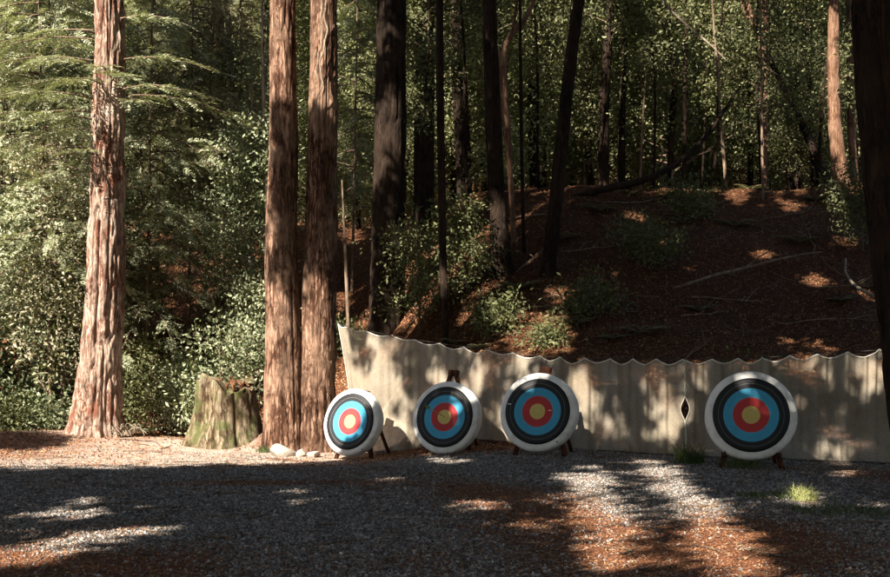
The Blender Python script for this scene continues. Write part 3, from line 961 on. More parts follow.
# ------------------------------------------------------------------ stump
d = 21.6
sx, sy = X(226, d), d
sz = float(terrain(sx, sy)) - .12
st = thing('mossy_stump', 'broad pale weathered tree stump with mossy hollow face beside the twin redwood', 'stump', (sx, sy, sz))
def stump_cut(x, y):
    th = np.arctan2(y, x)
    return 1.36 + .10 * np.sin(th * 3 + 1) + .12 * (vnoise((th / np.pi + 1) * 9, x * 0 + 4, 18) - .5) * 2 - .08 * x - .22 * np.exp(-((x - .15) ** 2 + (y + .5) ** 2) / .12)
obj('trunk', trunk_mesh('trunk', M['stump'], [(0, 0, -.1, .74), (0, 0, .4, .68), (0, 0, .9, .62), (0, 0, 1.6, .58)], .06, 15, .9, (.35, .16), 130, .03,
                        [(200, .4, 1.2), (250, .3, .3), (330, .4, .9)], 21, stump_cut), st)
mbx = MB()
rq = np.random.default_rng(9)
for k in range(46):            # broken wood splinters on the top
    th = rq.uniform(0, 2 * np.pi); rr = rq.uniform(.05, .5)
    p = np.array([rr * math.cos(th), rr * math.sin(th), 1.16]); h = rq.uniform(.12, .3)
    mbx.tube([p, p + [rq.uniform(-.04, .04), rq.uniform(-.04, .04), h * .6], p + [rq.uniform(-.08, .08), rq.uniform(-.05, .05), h]], [rq.uniform(.03, .07), .03, .006], 5)
obj('splintered_top', mbx.mesh('splintered_top', [M['sawn']]), st)

# ------------------------------------------------------------------ rocks
def rock(label, pxc, pyb, d, wx, wy, wz, seed, rot=0):
    r = np.random.default_rng(seed)
    import bmesh
    bm = bmesh.new()
    bmesh.ops.create_icosphere(bm, subdivisions=3, radius=1)
    dirs = r.normal(size=(9, 3)); dirs /= np.linalg.norm(dirs, axis=1)[:, None]; dd = r.uniform(.55, .85, 9)
    for v in bm.verts:
        c = np.array(v.co)
        for n_, q_ in zip(dirs, dd):
            s = c.dot(n_)
            if s > q_: c = c - n_ * (s - q_)
        c = c * (1 + .03 * (r.random() - .5))
        v.co = (c[0] * wx, c[1] * wy, c[2] * wz)
    me = bpy.data.meshes.new('rock'); bm.to_mesh(me); bm.free(); me.materials.append(M['rock'])
    x = X(pxc, d)
    o = obj('rock', me, loc=(x, d, float(terrain(x, d)) + wz * .45)); o.rotation_euler = (.1, .15, rot)
    return tag(o, label, 'rock', 'pale rocks at the foot of the twin redwood')


rock('largest pale angular rock at the foot of the twin redwood', 281, 456, 20.0, .29, .2, .16, 1, .4)
rock('middle small pale rock beside the largest one', 300, 458, 19.9, .11, .12, .1, 2, 1)
rock('flat pale rock nearest the first target', 314, 459, 19.8, .15, .12, .085, 3, 2)
limb_obj('wooden_pole', 'thin reddish pole lying on the ground before the pale rocks', 'pole', [[(266, 458, 19.2, 1.6), (290, 460, 19.1, 1.8), (318, 463, 19.0, 1.6)]], M['redbark'], wob=0)

# ------------------------------------------------------------------ netting
def ztop(px_):
    xp = [338, 345, 366, 392, 415, 440, 464, 488, 513, 540, 560, 584, 610, 633, 656, 683, 712, 738, 762, 790, 816, 847, 880, 912, 960, 1000]
    yp = [324, 327, 331, 335.5, 340, 343.5, 347.5, 350, 353, 356, 357, 358, 358.8, 359, 359, 359.5, 359.5, 358.5, 358, 355.5, 354.5, 352, 349.5, 348, 346, 345]
    base = np.interp(px_, xp, yp)
    i = np.clip(np.searchsorted(xp, px_) - 1, 0, len(xp) - 2)
    a_ = np.array(xp)[i]; b_ = np.array(xp)[i + 1]
    t = (px_ - a_) / (b_ - a_)
    sag = np.where(px_ < 440, 2.6, np.where(px_ < 560, 4.2, 5.6)) * (.7 + .6 * vnoise(i * 1.7, i * .9))
    return base + sag * (1 - np.abs(2 * t - 1) ** 1.6) - 0


def net_panel(name, label, p0, p1, hole_side):
    ns, nv = int((p1 - p0) * 1.6), 60
    s = np.linspace(p0, p1, ns); v = np.linspace(0, 1, nv)
    S, V = np.meshgrid(s, v, indexing='ij')
    D = np.interp(S, NETP[:, 0], NETP[:, 1])
    Xw = (S - 445) * D / F
    top = CAMZ + (HOR - ztop(S)) * D / F
    # left end hangs diagonally from the tree
    bot = terrain(Xw, D) + .02
    Z = bot + (top - bot) * V
    f = S * .11
    fold = .045 * (vnoise(f * 1.0, V * 1.3 + 3) - .5) * 2 + .035 * np.sin(f * 2.2 + 2 * vnoise(f, V * 2)) * (.3 + .7 * V) + .015 * np.sin(f * 6)
    fold = fold + .06 * np.sin((S + V * 160) * .16) * np.clip(1 - V * 2.2, 0, 1) * (S < 450)
    D2 = D + fold + .18 * (1 - V) ** 3 * (vnoise(f * .9 + 20, V * 5) - .35) - .12 * (1 - V) ** 6
    if p0 < 345:   # gather toward the tie at the tree
        pull = np.clip((372 - S) / 34, 0, 1)
        shift = 15 * np.sin(np.clip(1 - V, 0, 1) * math.pi / 2) * pull ** 1.0
        Xw = Xw + shift * D / F
        D2 = D2 - .10 * pull * (1 - V) * np.sin(S * .5)
    zc, hz = 1.6 + (HOR - 409) * 16.7 / F, .19
    g = .006 + .006 * (np.sin(Z * 46) > 0) * (Z > zc + hz) + .062 * np.cos(np.clip((Z - zc) / hz, -1, 1) * np.pi / 2) ** 1.5
    if hole_side == 'r': Xw = Xw - g * np.clip((S - (p1 - 14)) / 14, 0, 1) ** 2
    if hole_side == 'l': Xw = Xw + g * np.clip(((p0 + 14) - S) / 14, 0, 1) ** 2
    P = np.stack([Xw, D2, Z], -1)
    o0 = P[0, 0].copy()
    mb = MB(); i, j = np.meshgrid(np.arange(ns - 1), np.arange(nv - 1), indexing='ij'); a = i * nv + j
    mb.add((P - o0).reshape(-1, 3), np.stack([a, a + nv, a + nv + 1, a + 1], -1).reshape(-1, 4))
    root = thing(name, label, 'netting', tuple(o0), 0, 'archery backstop netting')
    obj('cloth', mb.mesh('cloth', [M['net']], True), root)
    h = MB(); h.tube(P[:, -1] - o0, .011, 6)
    if hole_side == 'r': h.tube(P[-1] - o0 + [0, -.005, 0], .007, 5)
    if hole_side == 'l': h.tube(P[0] - o0 + [0, -.005, 0], .007, 5)
    if p0 < 345: h.tube(P[0] - o0, .009, 5)
    obj('hem', h.mesh('hem', [M['hem']], True), root)
    return root


net_panel('backstop_net', 'long tan netting panel tied to the twin redwood, behind three targets', 338, 685, 'r')
net_panel('backstop_net', 'tan netting panel with scalloped top behind the single target on the right', 685, 985, 'l')
cb = MB()
rows = [(p_, q_, float(np.interp(p_, NETP[:, 0], NETP[:, 1]))) for p_, q_ in [(333, 321), (338, 324), (390, 335.5), (440, 343.5), (490, 350), (540, 356.3), (610, 359), (683, 360), (738, 359), (790, 356), (847, 352.4), (880, 350), (1000, 345)]]
P = np.array([at(*r_) for r_ in rows]); P[:, 1] += .03
cb.tube(P, .006, 6)
tag(obj('hanging_cable', cb.mesh('hanging_cable', [M['cable']], True)), 'thin dark cable that the scalloped netting hangs from', 'cable')
cb = MB()
lo = np.array([(x_, net_y(x_) - .16, float(terrain(x_, net_y(x_) - .16)) + .012) for x_ in np.linspace(2.4, 7.2, 60)])
cb.tube(lo, .009, 6)
tag(obj('ground_rope', cb.mesh('ground_rope', [M['cable']], True)), 'dark rope lying along the bottom of the right netting', 'rope')


# ------------------------------------------------------------------ targets and easels
def target_proto():
    t = thing('archery_target', 'x', 'archery target')
    R, W = .6, .2
    prof = [(0, .0), (.50, .0), (.555, .006), (.585, .022), (R, .05), (R, W - .05), (.585, W - .02), (.55, W - .004), (0, W)]
    # subdivide the profile
    pr = np.array(prof); seg = 96; th = np.arange(seg) / seg * 2 * np.pi
    mb = MB(); V = []
    for (r, y) in prof[1:-1]:
        w = 1 + (.005 * np.sin(th * 3 + 1) + .003 * np.sin(th * 7)) * (r > .55)
        V.append(np.stack([r * w * np.cos(th), np.full(seg, y) + .006 * np.sin(th * 7) * (r > .55), r * w * np.sin(th)], -1))
    n = len(V); V = np.concatenate(V + [[[0, 0, 0]], [[0, W, 0]]])
    i, j = np.meshgrid(np.arange(n - 1), np.arange(seg), indexing='ij'); a = i * seg + j; b = i * seg + (j + 1) % seg
    q = np.stack([a, b, b + seg, a + seg], -1).reshape(-1, 4)
    tr = [(n * seg, (k + 1) % seg, k) for k in range(seg)] + [(n * seg + 1, (n - 1) * seg + k, (n - 1) * seg + (k + 1) % seg) for k in range(seg)]
    mb.add(V, q, tr)
    obj('foam_butt', mb.mesh('foam_butt', [M['cover']], True), t)
    fb = MB(); rs = [.0, .12, .24, .36, .44, .5]
    V = [[[0, -.006, 0]]]
    for r in rs[1:]:
        y = -.006 + .004 * np.sin(th * 4 + r * 9) * (r / .5) - .003
        V.append(np.stack([r * np.cos(th), y * np.ones(seg), r * np.sin(th)], -1))
    # thin turned back rim
    V.append(np.stack([.5 * np.cos(th), np.full(seg, .004), .5 * np.sin(th)], -1))
    V = np.concatenate(V); n = len(rs)
    i, j = np.meshgrid(np.arange(n - 1), np.arange(seg), indexing='ij'); a = 1 + i * seg + j; b = 1 + i * seg + (j + 1) % seg
    q = np.stack([b, a, a + seg, b + seg], -1).reshape(-1, 4)
    fb.add(V, q, [(0, 1 + k, 1 + (k + 1) % seg) for k in range(seg)])
    fm = fb.mesh('ring_face', [M['face']], True)
    obj('ring_face', fm, t)
    return t


def box_between(mb, p, q, w, dpt, ref=(0, 1, 0)):
    p, q = np.array(p, float), np.array(q, float)
    t = q - p; t /= np.linalg.norm(t)
    r = np.array(ref, float); sx_ = np.cross(t, r); sx_ /= np.linalg.norm(sx_); sy_ = np.cross(sx_, t)
    c = 4e-3
    pr = [(-w / 2 + c, -dpt / 2), (w / 2 - c, -dpt / 2), (w / 2, -dpt / 2 + c), (w / 2, dpt / 2 - c), (w / 2 - c, dpt / 2), (-w / 2 + c, dpt / 2), (-w / 2, dpt / 2 - c), (-w / 2, -dpt / 2 + c)]
    V = [e + sx_ * a_ + sy_ * b_ for e in (p, q) for a_, b_ in pr] + [p, q]
    Q = [(k, (k + 1) % 8, 8 + (k + 1) % 8, 8 + k) for k in range(8)]
    T_ = [(16, (k + 1) % 8, k) for k in range(8)] + [(17, 8 + k, 8 + (k + 1) % 8) for k in range(8)]
    mb.add(V, Q, T_)


def easel_proto():
    e = thing('easel', 'x', 'easel')
    lean = .24   # tan of the backward lean
    def fp(x, z): return np.array([x, lean * z + .035, z])
    TH_ = 1.36
    for s in (-1, 1):
        mb = MB(); box_between(mb, fp(s * .40, 0), fp(s * .034, TH_), .07, .045, (0, 1, -lean)); obj('front_leg', mb.mesh('front_leg', [M['easel']]), e)
    mb = MB(); box_between(mb, (.30, .74, 0), (.0, lean * TH_ + .08, TH_ - .02), .055, .045, (1, 0, 0)); obj('rear_leg', mb.mesh('rear_leg', [M['easel']]), e)
    mb = MB(); box_between(mb, fp(-.39, .21) + [0, -.05, 0], fp(.39, .21) + [0, -.05, 0], .05, .05, (0, 0, 1)); obj('ledge', mb.mesh('ledge', [M['easel']]), e)
    mb = MB(); box_between(mb, fp(-.075, TH_ - .03) + [0, .0, 0], fp(.075, TH_ - .05) + [0, .0, 0], .13, .1, (0, 0, 1)); obj('top_block', mb.mesh('top_block', [M['easel']]), e)
    for s in (-1, 1):
        mb = MB(); p = fp(s * .33, .23); mb.tube([p + [0, -.02, 0], p + [0, -.16, .0], p + [0, -.25, .03]], [.014, .014, .01], 8); obj('peg', mb.mesh('peg', [M['easel']], True), e)
    return e


tp0 = target_proto(); ep0 = easel_proto()
TG = [  # px, py centre, d, yaw deg (facing left of the camera), height scale, labels
    (350, 421.5, 19.3, 33, 'leftmost target, half sunlit and turned left, in front of the twin redwood', 'wooden easel of the leftmost target with its rear leg splayed right'),
    (444.5, 417, 17.9, 21, 'second target from the left, with a small arrow stuck in its yellow centre', 'wooden easel under the target with the arrow, second from the left'),
    (537.5, 411.5, 16.5, 23, 'third target from the left, with small white marks on its rings', 'wooden easel under the third target from the left'),
    (751, 415, 14.7, 18, 'largest target, alone at the right in front of the scalloped netting', 'wooden easel under the lone large target at the right'),
]
LEAN = math.radians(13.5)
for i, (pxc, pyc, dd, yaw, lt, le) in enumerate(TG):
    x = X(pxc, dd); c = at(pxc, pyc, dd)
    z0 = float(terrain(x, dd))
    rz = -math.radians(yaw)
    t = tp0 if i == 0 else copy_tree(tp0, lt, (0, 0, 0), 0)
    e = ep0 if i == 0 else copy_tree(ep0, le, (0, 0, 0), 0)
    t['label'] = lt; e['label'] = le
    t['group'] = 'round archery targets'; e['group'] = 'wooden target easels'
    roll = [0.1, -0.3, 0.2, 0.5][i]
    t.rotation_euler = (-LEAN, roll, rz); t.rotation_mode = 'XYZ'
    t.location = tuple(c)
    if i == 2:
        for mx_, mz_, ml_ in ((-.455, .01, .05), (.185, .055, .045)):
            mbp = MB(); box_between(mbp, (mx_ - ml_ / 2, -.013, mz_), (mx_ + ml_ / 2, -.013, mz_ + .004), .014, .006, (0, 1, 0))
            obj('paper_patch', mbp.mesh('paper_patch', [M['cover']]), t)
    # easel base: target back plane rests on the front legs
    e.rotation_euler = (0, 0, rz)
    hc = c[2] - z0
    back = .2 / math.cos(LEAN) + .02
    off = back - (math.tan(LEAN) * hc)      # along local y at base
    ex = c[0] - math.sin(rz) * off; ey = c[1] + math.cos(rz) * off
    e.location = (ex, ey, float(terrain(ex, ey)) - .015); e.scale = (1, 1, (.89, 1, .985, .95)[i])
# arrow in the second target
c = at(444.5, 417, 17.9)
ar = thing('arrow', 'thin arrow with green fletching stuck in the centre of the second target', 'arrow', tuple(c), 0)
dirv = np.array([-.52, -.62, .34]); dirv /= np.linalg.norm(dirv)
mb = MB(); mb.tube([-dirv * .03, dirv * .5], .006, 6); obj('shaft', mb.mesh('shaft', [M['shaft']], True), ar)
for k in range(3):
    a_ = k * 2.1; u_ = np.cross(dirv, [0, 0, 1]); u_ /= np.linalg.norm(u_); w_ = np.cross(dirv, u_)
    n_ = u_ * math.cos(a_) + w_ * math.sin(a_); s_ = np.cross(dirv, n_) * .0012
    q0 = dirv * .40; q1 = dirv * .49
    A = [q0 + s_, q1 + s_, q1 + n_ * .032 + s_, q0 + dirv * .03 + n_ * .022 + s_]; B = [p_ - 2 * s_ for p_ in A]
    mb = MB(); mb.add(A + B, [(0, 1, 2, 3), (7, 6, 5, 4), (0, 4, 5, 1), (1, 5, 6, 2), (2, 6, 7, 3), (3, 7, 4, 0)]); obj('fletching', mb.mesh('fletching', [M['fletch']]), ar)


# ------------------------------------------------------------------ conifers
def conifer(label, x, y, h, R, zb, seed, name='young_conifer', nb=60, templ=SP, leaf='needle', group=None, trunk_r=.1, proto=None, az=None, dens=1.0):
    rng = np.random.default_rng(seed)
    z0 = float(terrain(x, y)) - .1
    root = thing(name, label, 'tree', (x, y, z0), 0, group)
    lean = rng.normal(size=2) * .02
    path = [(0, 0, 0, trunk_r * 1.2)] + [(lean[0] * z, lean[1] * z, z, trunk_r * (1 - z / h) + .01) for z in np.linspace(.6, h, 7)]
    obj('trunk', trunk_mesh('trunk', M['twig'], path, .008, 8, 1, None, 14, .25, None, seed), root)
    mb = MB(); pts = []; dirs = []
    for b in range(nb):
        z = zb + (h - zb) * (b + rng.random()) / nb
        L = R * (1 - ((z - zb) / (h - zb + 1e-6)) ** 1.3 * .85) * rng.uniform(.6, 1.1)
        a_ = rng.uniform(0, 2 * np.pi) if az is None else math.radians(rng.uniform(*az))
        up = rng.uniform(-.3, .45)
        n = max(4, int(L / .13 * dens))
        t = np.linspace(.0, 1, 8)
        bend = rng.uniform(-.3, .3)
        dx = np.cos(a_ + bend * t); dy = np.sin(a_ + bend * t)
        P = np.stack([lean[0] * z + dx * L * t, lean[1] * z + dy * L * t, z + up * L * t - .38 * L * t ** 2], -1)
        mb.tube(P, np.linspace(.022, .005, 8), 4, mi=1, cap=False)
        tq = rng.uniform(.15, 1, n)
        base = np.stack([np.interp(tq, t, P[:, k]) for k in range(3)], -1)
        tang = np.array([math.cos(a_), math.sin(a_), 0])
        sd = np.array([-math.sin(a_), math.cos(a_), 0])
        sg = rng.choice([-1, 1], n)[:, None]
        dr = tang * rng.uniform(.4, 1.0, n)[:, None] + sd * sg * rng.uniform(.2, 1, n)[:, None] + np.array([0, 0, 1]) * rng.uniform(-.7, .35, n)[:, None]
        pts.append(base + rng.normal(size=base.shape) * .05); dirs.append(dr)
    pts = np.concatenate(pts); dirs = np.concatenate(dirs)
    put(mb, templ, pts, rng, 0, frame(dirs, .55, rng), (.6, 1.15))
    obj('crown', mb.mesh('crown', [M[leaf], M['twig']]), root)
    return root


def leafy(label, x, y, h, R, zb, seed, name='leafy_tree', templ=CL, leaf='broad', group=None, trunk_r=.1, n_limb=12, per=14, cat='tree', spread=.42, bark='darkbark', sink=.1, lean=.06):
    rng = np.random.default_rng(seed)
    z0 = float(terrain(x, y)) - sink
    root = thing(name, label, cat, (x, y, z0), 0, group)
    ln = rng.normal(size=2) * lean
    zs = np.linspace(0, h * .85, 8)
    cx = ln[0] * zs + .12 * trunk_r * 8 * np.sin(zs * 1.1 + seed); cy = ln[1] * zs
    wood = MB(); r_ = trunk_r * (1 - zs / h * .85)
    wood.tube(np.stack([cx, cy, zs], -1), r_, 9, wob=.15, seed=seed)
    crown = MB(); pts = []
    for b in range(n_limb):
        z = zb + (h * .9 - zb) * (b + rng.random()) / n_limb
        z = min(z, h * .83)
        a_ = rng.uniform(0, 2 * np.pi)
        L = R * rng.uniform(.55, 1.1) * (1 - .35 * (z / h))
        t = np.linspace(0, 1, 6)
        p0 = np.array([np.interp(z * .85, zs, cx), np.interp(z * .85, zs, cy), z * .85])
        P = p0 + np.stack([np.cos(a_ + .4 * t * rng.uniform(-1, 1)) * L * t, np.sin(a_) * L * t, (rng.uniform(.1, .8) * L) * t - .1 * L * t * t], -1)
        crown.tube(P, np.linspace(trunk_r * .3, .008, 6), 5, mi=1, cap=False)
        m = int(per * rng.uniform(.6, 1.4))
        tq = rng.uniform(.35, 1.05, m)
        base = np.stack([np.interp(tq, t, P[:, k]) for k in range(3)], -1)
        pts.append(base + rng.normal(size=(m, 3)) * np.array([spread, spread, spread * .7]) * (.5 + .5 * R / 2))
    pts = np.concatenate(pts)
    put(crown, templ, pts, rng, 0, None, (.75, 1.3))
    if name.endswith('shrub') or name.endswith('bush'):
        obj('stem', wood.mesh('stem', [M[bark]], True), root); obj('foliage', crown.mesh('foliage', [M[leaf], M['twig']]), root)
    else:
        obj('trunk', wood.mesh('trunk', [M[bark]], True), root); obj('crown', crown.mesh('crown', [M[leaf], M['twig']]), root)
    return root


# left hand wall of conifers
k = 0
for (pxc, dd, h, R, zb, leaf, lb) in [
    (52, 23.6, 12, 2.3, 3.6, 'needle', 'tall conifer with layered pale sprays left of the lone redwood'),
    (-6, 24.5, 13, 2.4, 2.0, 'needle', 'conifer cut off by the left edge of the photo'),
    (146, 25.4, 13, 2.1, 2.4, 'needle', 'bushy conifer just right of the lone redwood'),
    (188, 27.0, 14, 2.0, 2.0, 'needle_dry', 'conifer with dry yellowish sprays above the stump'),
    (240, 29.5, 13, 2.0, 2.4, 'needle_dry', 'thin ragged conifer with bare drooping twigs left of the twin redwood'),
    (95, 28.5, 15, 2.6, 1.0, 'needle', 'dark conifer behind the lone redwood'),
    (30, 30.0, 16, 2.8, 1.0, 'needle', 'dark conifer deep in the wood at the far left'),
    (172, 33.0, 16, 2.6, 1.0, 'needle', 'distant conifer high on the slope above the stump'),
    (352, 29.0, 12, 1.7, 2.6, 'needle', 'slender conifer on the slope between the twin redwood and the wide dark trunk'),
]:
    k += 1
    conifer(lb, X(pxc, dd), dd, h, R, zb, 100 + k, leaf=leaf, nb=int(95 * h / 12), dens=1.7, trunk_r=.04, group='young conifers on the left slope')

# low sprays growing out of the left redwood
rng = np.random.default_rng(77)
mb = MB(); pts = []; dirs = []
for (pyy, ang, L) in [(62, 200, 2.2), (70, 235, 1.5), (78, 170, 2.6), (84, 300, 1.5), (92, 330, 2.2), (100, 215, 2.4), (88, 260, 1.0), (112, 185, 2.0), (40, 190, 2.0), (30, 175, 2.6), (122, 225, 1.3), (150, 205, 1.1), (155, 250, .8), (20, 340, 1.5), (95, 10, 2.4), (60, 350, 2.0), (130, 180, 1.8), (75, 280, .9), (105, 320, 1.2)]:
    z = CAMZ + (HOR - pyy) * 22 / F - bz if False else CAMZ + (HOR - pyy) * 22 / F - left_tree.location.z
    a_ = math.radians(ang); t = np.linspace(0, 1, 8)
    r0 = .3
    cxp = X(108, 22) - left_tree.location.x
    P = np.stack([cxp + np.cos(a_) * (r0 + L * t), np.sin(a_) * (r0 + L * t), z + .12 * L * t - .3 * L * t * t], -1)
    mb.tube(P, np.linspace(.02, .005, 8), 4, mi=1, cap=False)
    n = int(L / .075); tq = rng.uniform(.1, 1, n)
    base = np.stack([np.interp(tq, t, P[:, q]) for q in range(3)], -1)
    sg = rng.choice([-1, 1], n)[:, None]
    dr = np.array([math.cos(a_), math.sin(a_), 0]) * rng.uniform(.4, 1, n)[:, None] + np.array([-math.sin(a_), math.cos(a_), 0]) * sg * rng.uniform(.3, 1, n)[:, None] + np.array([0, 0, 1]) * rng.uniform(-.35, .1, n)[:, None]
    pts.append(base); dirs.append(dr)
put(mb, SP, np.concatenate(pts), rng, 0, frame(np.concatenate(dirs), .2, rng), (.7, 1.2))
obj('lower_branches', mb.mesh('lower_branches', [M['needle'], M['twig']]), left_tree)

# shrubs (px, d, height, R, leaf, label)
GS = 'leafy shrubs around the bank and slope'
for i, (pxc, dd, h, R, leaf, tm, lb) in enumerate([
    (28, 24.2, 3.2, 1.5, 'broad_pale', CLS, 'large sunlit broadleaf shrub left of the lone redwood'),
    (72, 25.5, 3.6, 1.2, 'broad_pale', CLS, 'sunlit broadleaf shrub touching the left side of the lone redwood'),
    (-22, 23.6, 3.4, 1.3, 'broad', CLS, 'dim broadleaf shrub at the left edge'),
    (48, 23.3, .7, .5, 'broad_pale', CL, 'small low shrub on the edge of the bank left of the lone redwood'),
    (8, 22.9, .6, .5, 'broad', CL, 'low weedy shrub on the bank at the left edge'),
    (150, 24.2, 2.6, 1.1, 'broad', CL, 'dark leafy shrub in the hollow right of the lone redwood'),
    (225, 23.3, 2.9, 1.2, 'broad_pale', CL, 'pale leafy shrub rising right behind the stump'),
    (192, 23.2, 1.9, .7, 'broad_pale', CLS, 'pale shrub hanging over the left side of the stump'),
    (252, 24.5, 3.3, .9, 'broad_pale', CL, 'shrub between the stump and the twin redwood'),
    (186, 24.8, 1.0, .9, 'needle_dry', CL, 'low yellowish shrub on the slope above the stump'),
    (110, 26.5, 3.0, 1.4, 'broad', CL, 'dark shrub behind the lone redwood'),
    (140, 28.5, 1.6, .9, 'broad', CL, 'green shrub above the bare orange patch of slope'),
    (235, 27.5, 2.2, 1.0, 'broad', CL, 'green shrub high on the slope left of the twin redwood'),
    (345, 26.0, .8, .5, 'broad', CL, 'tiny shrub on the bare orange slope right of the twin redwood'),
    (420, 24.0, 3.0, 1.1, 'broad', CL, 'dim leafy shrub beside the wide dark slope redwood'),
    (466, 24.5, 2.6, .8, 'broad', CL, 'leafy shrub with pale leaf tips right of the thin dark trunk'),
    (590, 22.5, .6, .6, 'broad', CL, 'airy low shrub on the slope right of the leaning trunk'),
    (645, 24.5, 1.1, 1.0, 'broad', CL, 'dark spreading shrub on the shaded slope in the middle'),
    (545, 21.2, .3, .25, 'broad', CL, 'small shrub on the sunlit litter above the third target'),
    (498, 22.3, .6, .4, 'broad', CL, 'small shrub at the foot of the thick dark trunk'),
    (685, 27.5, .9, .8, 'broad', CL, 'dark shrub under the crest in the middle of the right slope'),
    (862, 25.5, 2.0, .9, 'broad', CL, 'shrub beside the black edge trunk'),
    (740, 18.5, .5, .4, 'grass', CL, 'tiny green bush on the slope behind the right netting'),
]):
    x = X(pxc, dd)
    leafy(lb, x, dd, h, R, h * .15, 300 + i, name='leafy_shrub', templ=tm, leaf=leaf, group=GS, trunk_r=.03, n_limb=int(9 + 4 * h), per=int(9 + 5 * R), cat='shrub', spread=.3, bark='twig', sink=.03)

for i, (pxc, dd, h, R, zb, leaf, lb) in enumerate([
    (140, 26.6, 10, 1.7, 2.2, 'broad_pale', 'bushy pale leaved tree close behind the right side of the lone redwood'),
    (205, 28.0, 11, 1.5, 3.2, 'needle_dry', 'straw coloured bushy tree in the middle between the two big redwoods'),
    (250, 28.5, 10, 1.3, 3.0, 'broad_pale', 'pale leaved tree brushing the left side of the twin redwood'),
    (10, 26.0, 10, 1.9, 2.4, 'broad_pale', 'pale leaved tree filling the far left beside the photo edge'),
    (62, 24.0, 8.5, 1.3, 1.6, 'needle_dry', 'fine leaved yellowish tree touching the left edge of the lone redwood'),
    (236, 25.5, 8.5, 1.1, 2.8, 'broad_pale', 'small leaved tree hugging the left side of the twin redwood'),
    (20, 23.8, 6.5, 1.2, 3.0, 'broad_pale', 'small leaved tree standing over the large shrub at the far left'),
    (72, 27.0, 11, 1.6, 2.4, 'broad_pale', 'pale leaved tree close behind the left side of the lone redwood'),
]):
    leafy(lb, X(pxc, dd), dd, h, R, zb, 700 + i, leaf=leaf, group='bushy trees on the left slope', trunk_r=.06, n_limb=40, per=20, spread=.33, bark='twig')

rq = np.random.default_rng(88)
for i in range(6):
    pxx = 480 + 400 * (i + rq.uniform(.1, .9)) / 6
    dd = rq.uniform(30.5, 33); w_ = rq.uniform(1.4, 3.6)
    l_ = rq.normal() * 5
    slope_trunk('thin bare stem among the leaves along the crest of the shaded slope', [(pxx, 205, w_), (pxx + l_, 120, w_ * .85), (pxx + l_ * 1.5 + rq.normal() * 2, 40, w_ * .7), (pxx + 2 * l_, -60, w_ * .5)],
                dd, M[['darkbark', 'mossbark', 'twig', 'darkbark'][i % 4]], 'sapling', amp=.004, cells=6, seg=10, dz=.3, group='thin stems along the crest')
for i in range(14):
    pxx = rq.uniform(480, 860); d0 = rq.uniform(19.5, 29); x0 = X(pxx, d0); a_ = rq.uniform(-.5, .5) + (0 if i % 3 else 1.2); L = rq.uniform(.9, 2.6)
    t = np.linspace(0, 1, 9); xs = x0 + np.cos(a_) * L * t + rq.normal(size=9) * .03; ys = d0 + np.sin(a_) * L * t + rq.normal(size=9) * .03
    mbb = MB(); Pb = np.stack([xs, ys, terrain(xs, ys) + .04 + .1 * t * rq.random()], -1); o0 = Pb[0].copy()
    mbb.tube(Pb - o0, np.linspace(.03, .008, 9) * rq.uniform(.5, 1.1), 6, wob=.2, seed=i)
    for q in (3, 5, 6):
        e_ = np.array([math.cos(a_ + rq.choice([-.8, .8])), math.sin(a_ + rq.choice([-.8, .8])), rq.uniform(.1, .8)]) * rq.uniform(.2, .6)
        mbb.tube([Pb[q] - o0, Pb[q] - o0 + e_ * .5 + [0, 0, .02], Pb[q] - o0 + e_], [.012, .008, .003], 5)
    tag(obj('fallen_branch', mbb.mesh('fallen_branch', [M['twig']], True), loc=tuple(o0)), 'small dead branch lying in the shaded leaf litter of the slope', 'branch', 'dead branches on the slope')

for i, (pxc, dd, h, R, zb, lb) in enumerate([
    (415, 27.5, 12, 1.5, 4.2, 'shadowy leafy tree hanging its foliage between the wide dark trunk and the thin dark trunk'),
    (470, 28.5, 12, 1.7, 4.5, 'shadowy leafy tree hanging its foliage in front of the thick dark trunk'),
    (540, 31.0, 12, 1.3, 4.0, 'dark leafy tree just left of the leaning trunk'),
    (655, 31.5, 11, 1.6, 3.6, 'dark leafy tree with drooping foliage above the arching branch'),
    (712, 31.0, 11, 1.7, 3.0, 'dark leafy tree right of the tip of the arching branch'),
    (760, 31.5, 12, 1.6, 2.2, 'dark leafy tree wrapped around the forked reddish tree'),
    (815, 30.5, 12, 1.8, 2.0, 'dark leafy tree in front of the dark leaning log'),
    (600, 32.0, 12, 1.2, 5.0, 'dark leafy tree with high foliage right of the leaning trunk'),
]):
    leafy(lb, X(pxc, dd), dd, h, R, zb, 800 + i, leaf='broad', templ=CL + CLS, group='dim leafy trees along the crest', trunk_r=.05, n_limb=26, per=17, spread=.26)


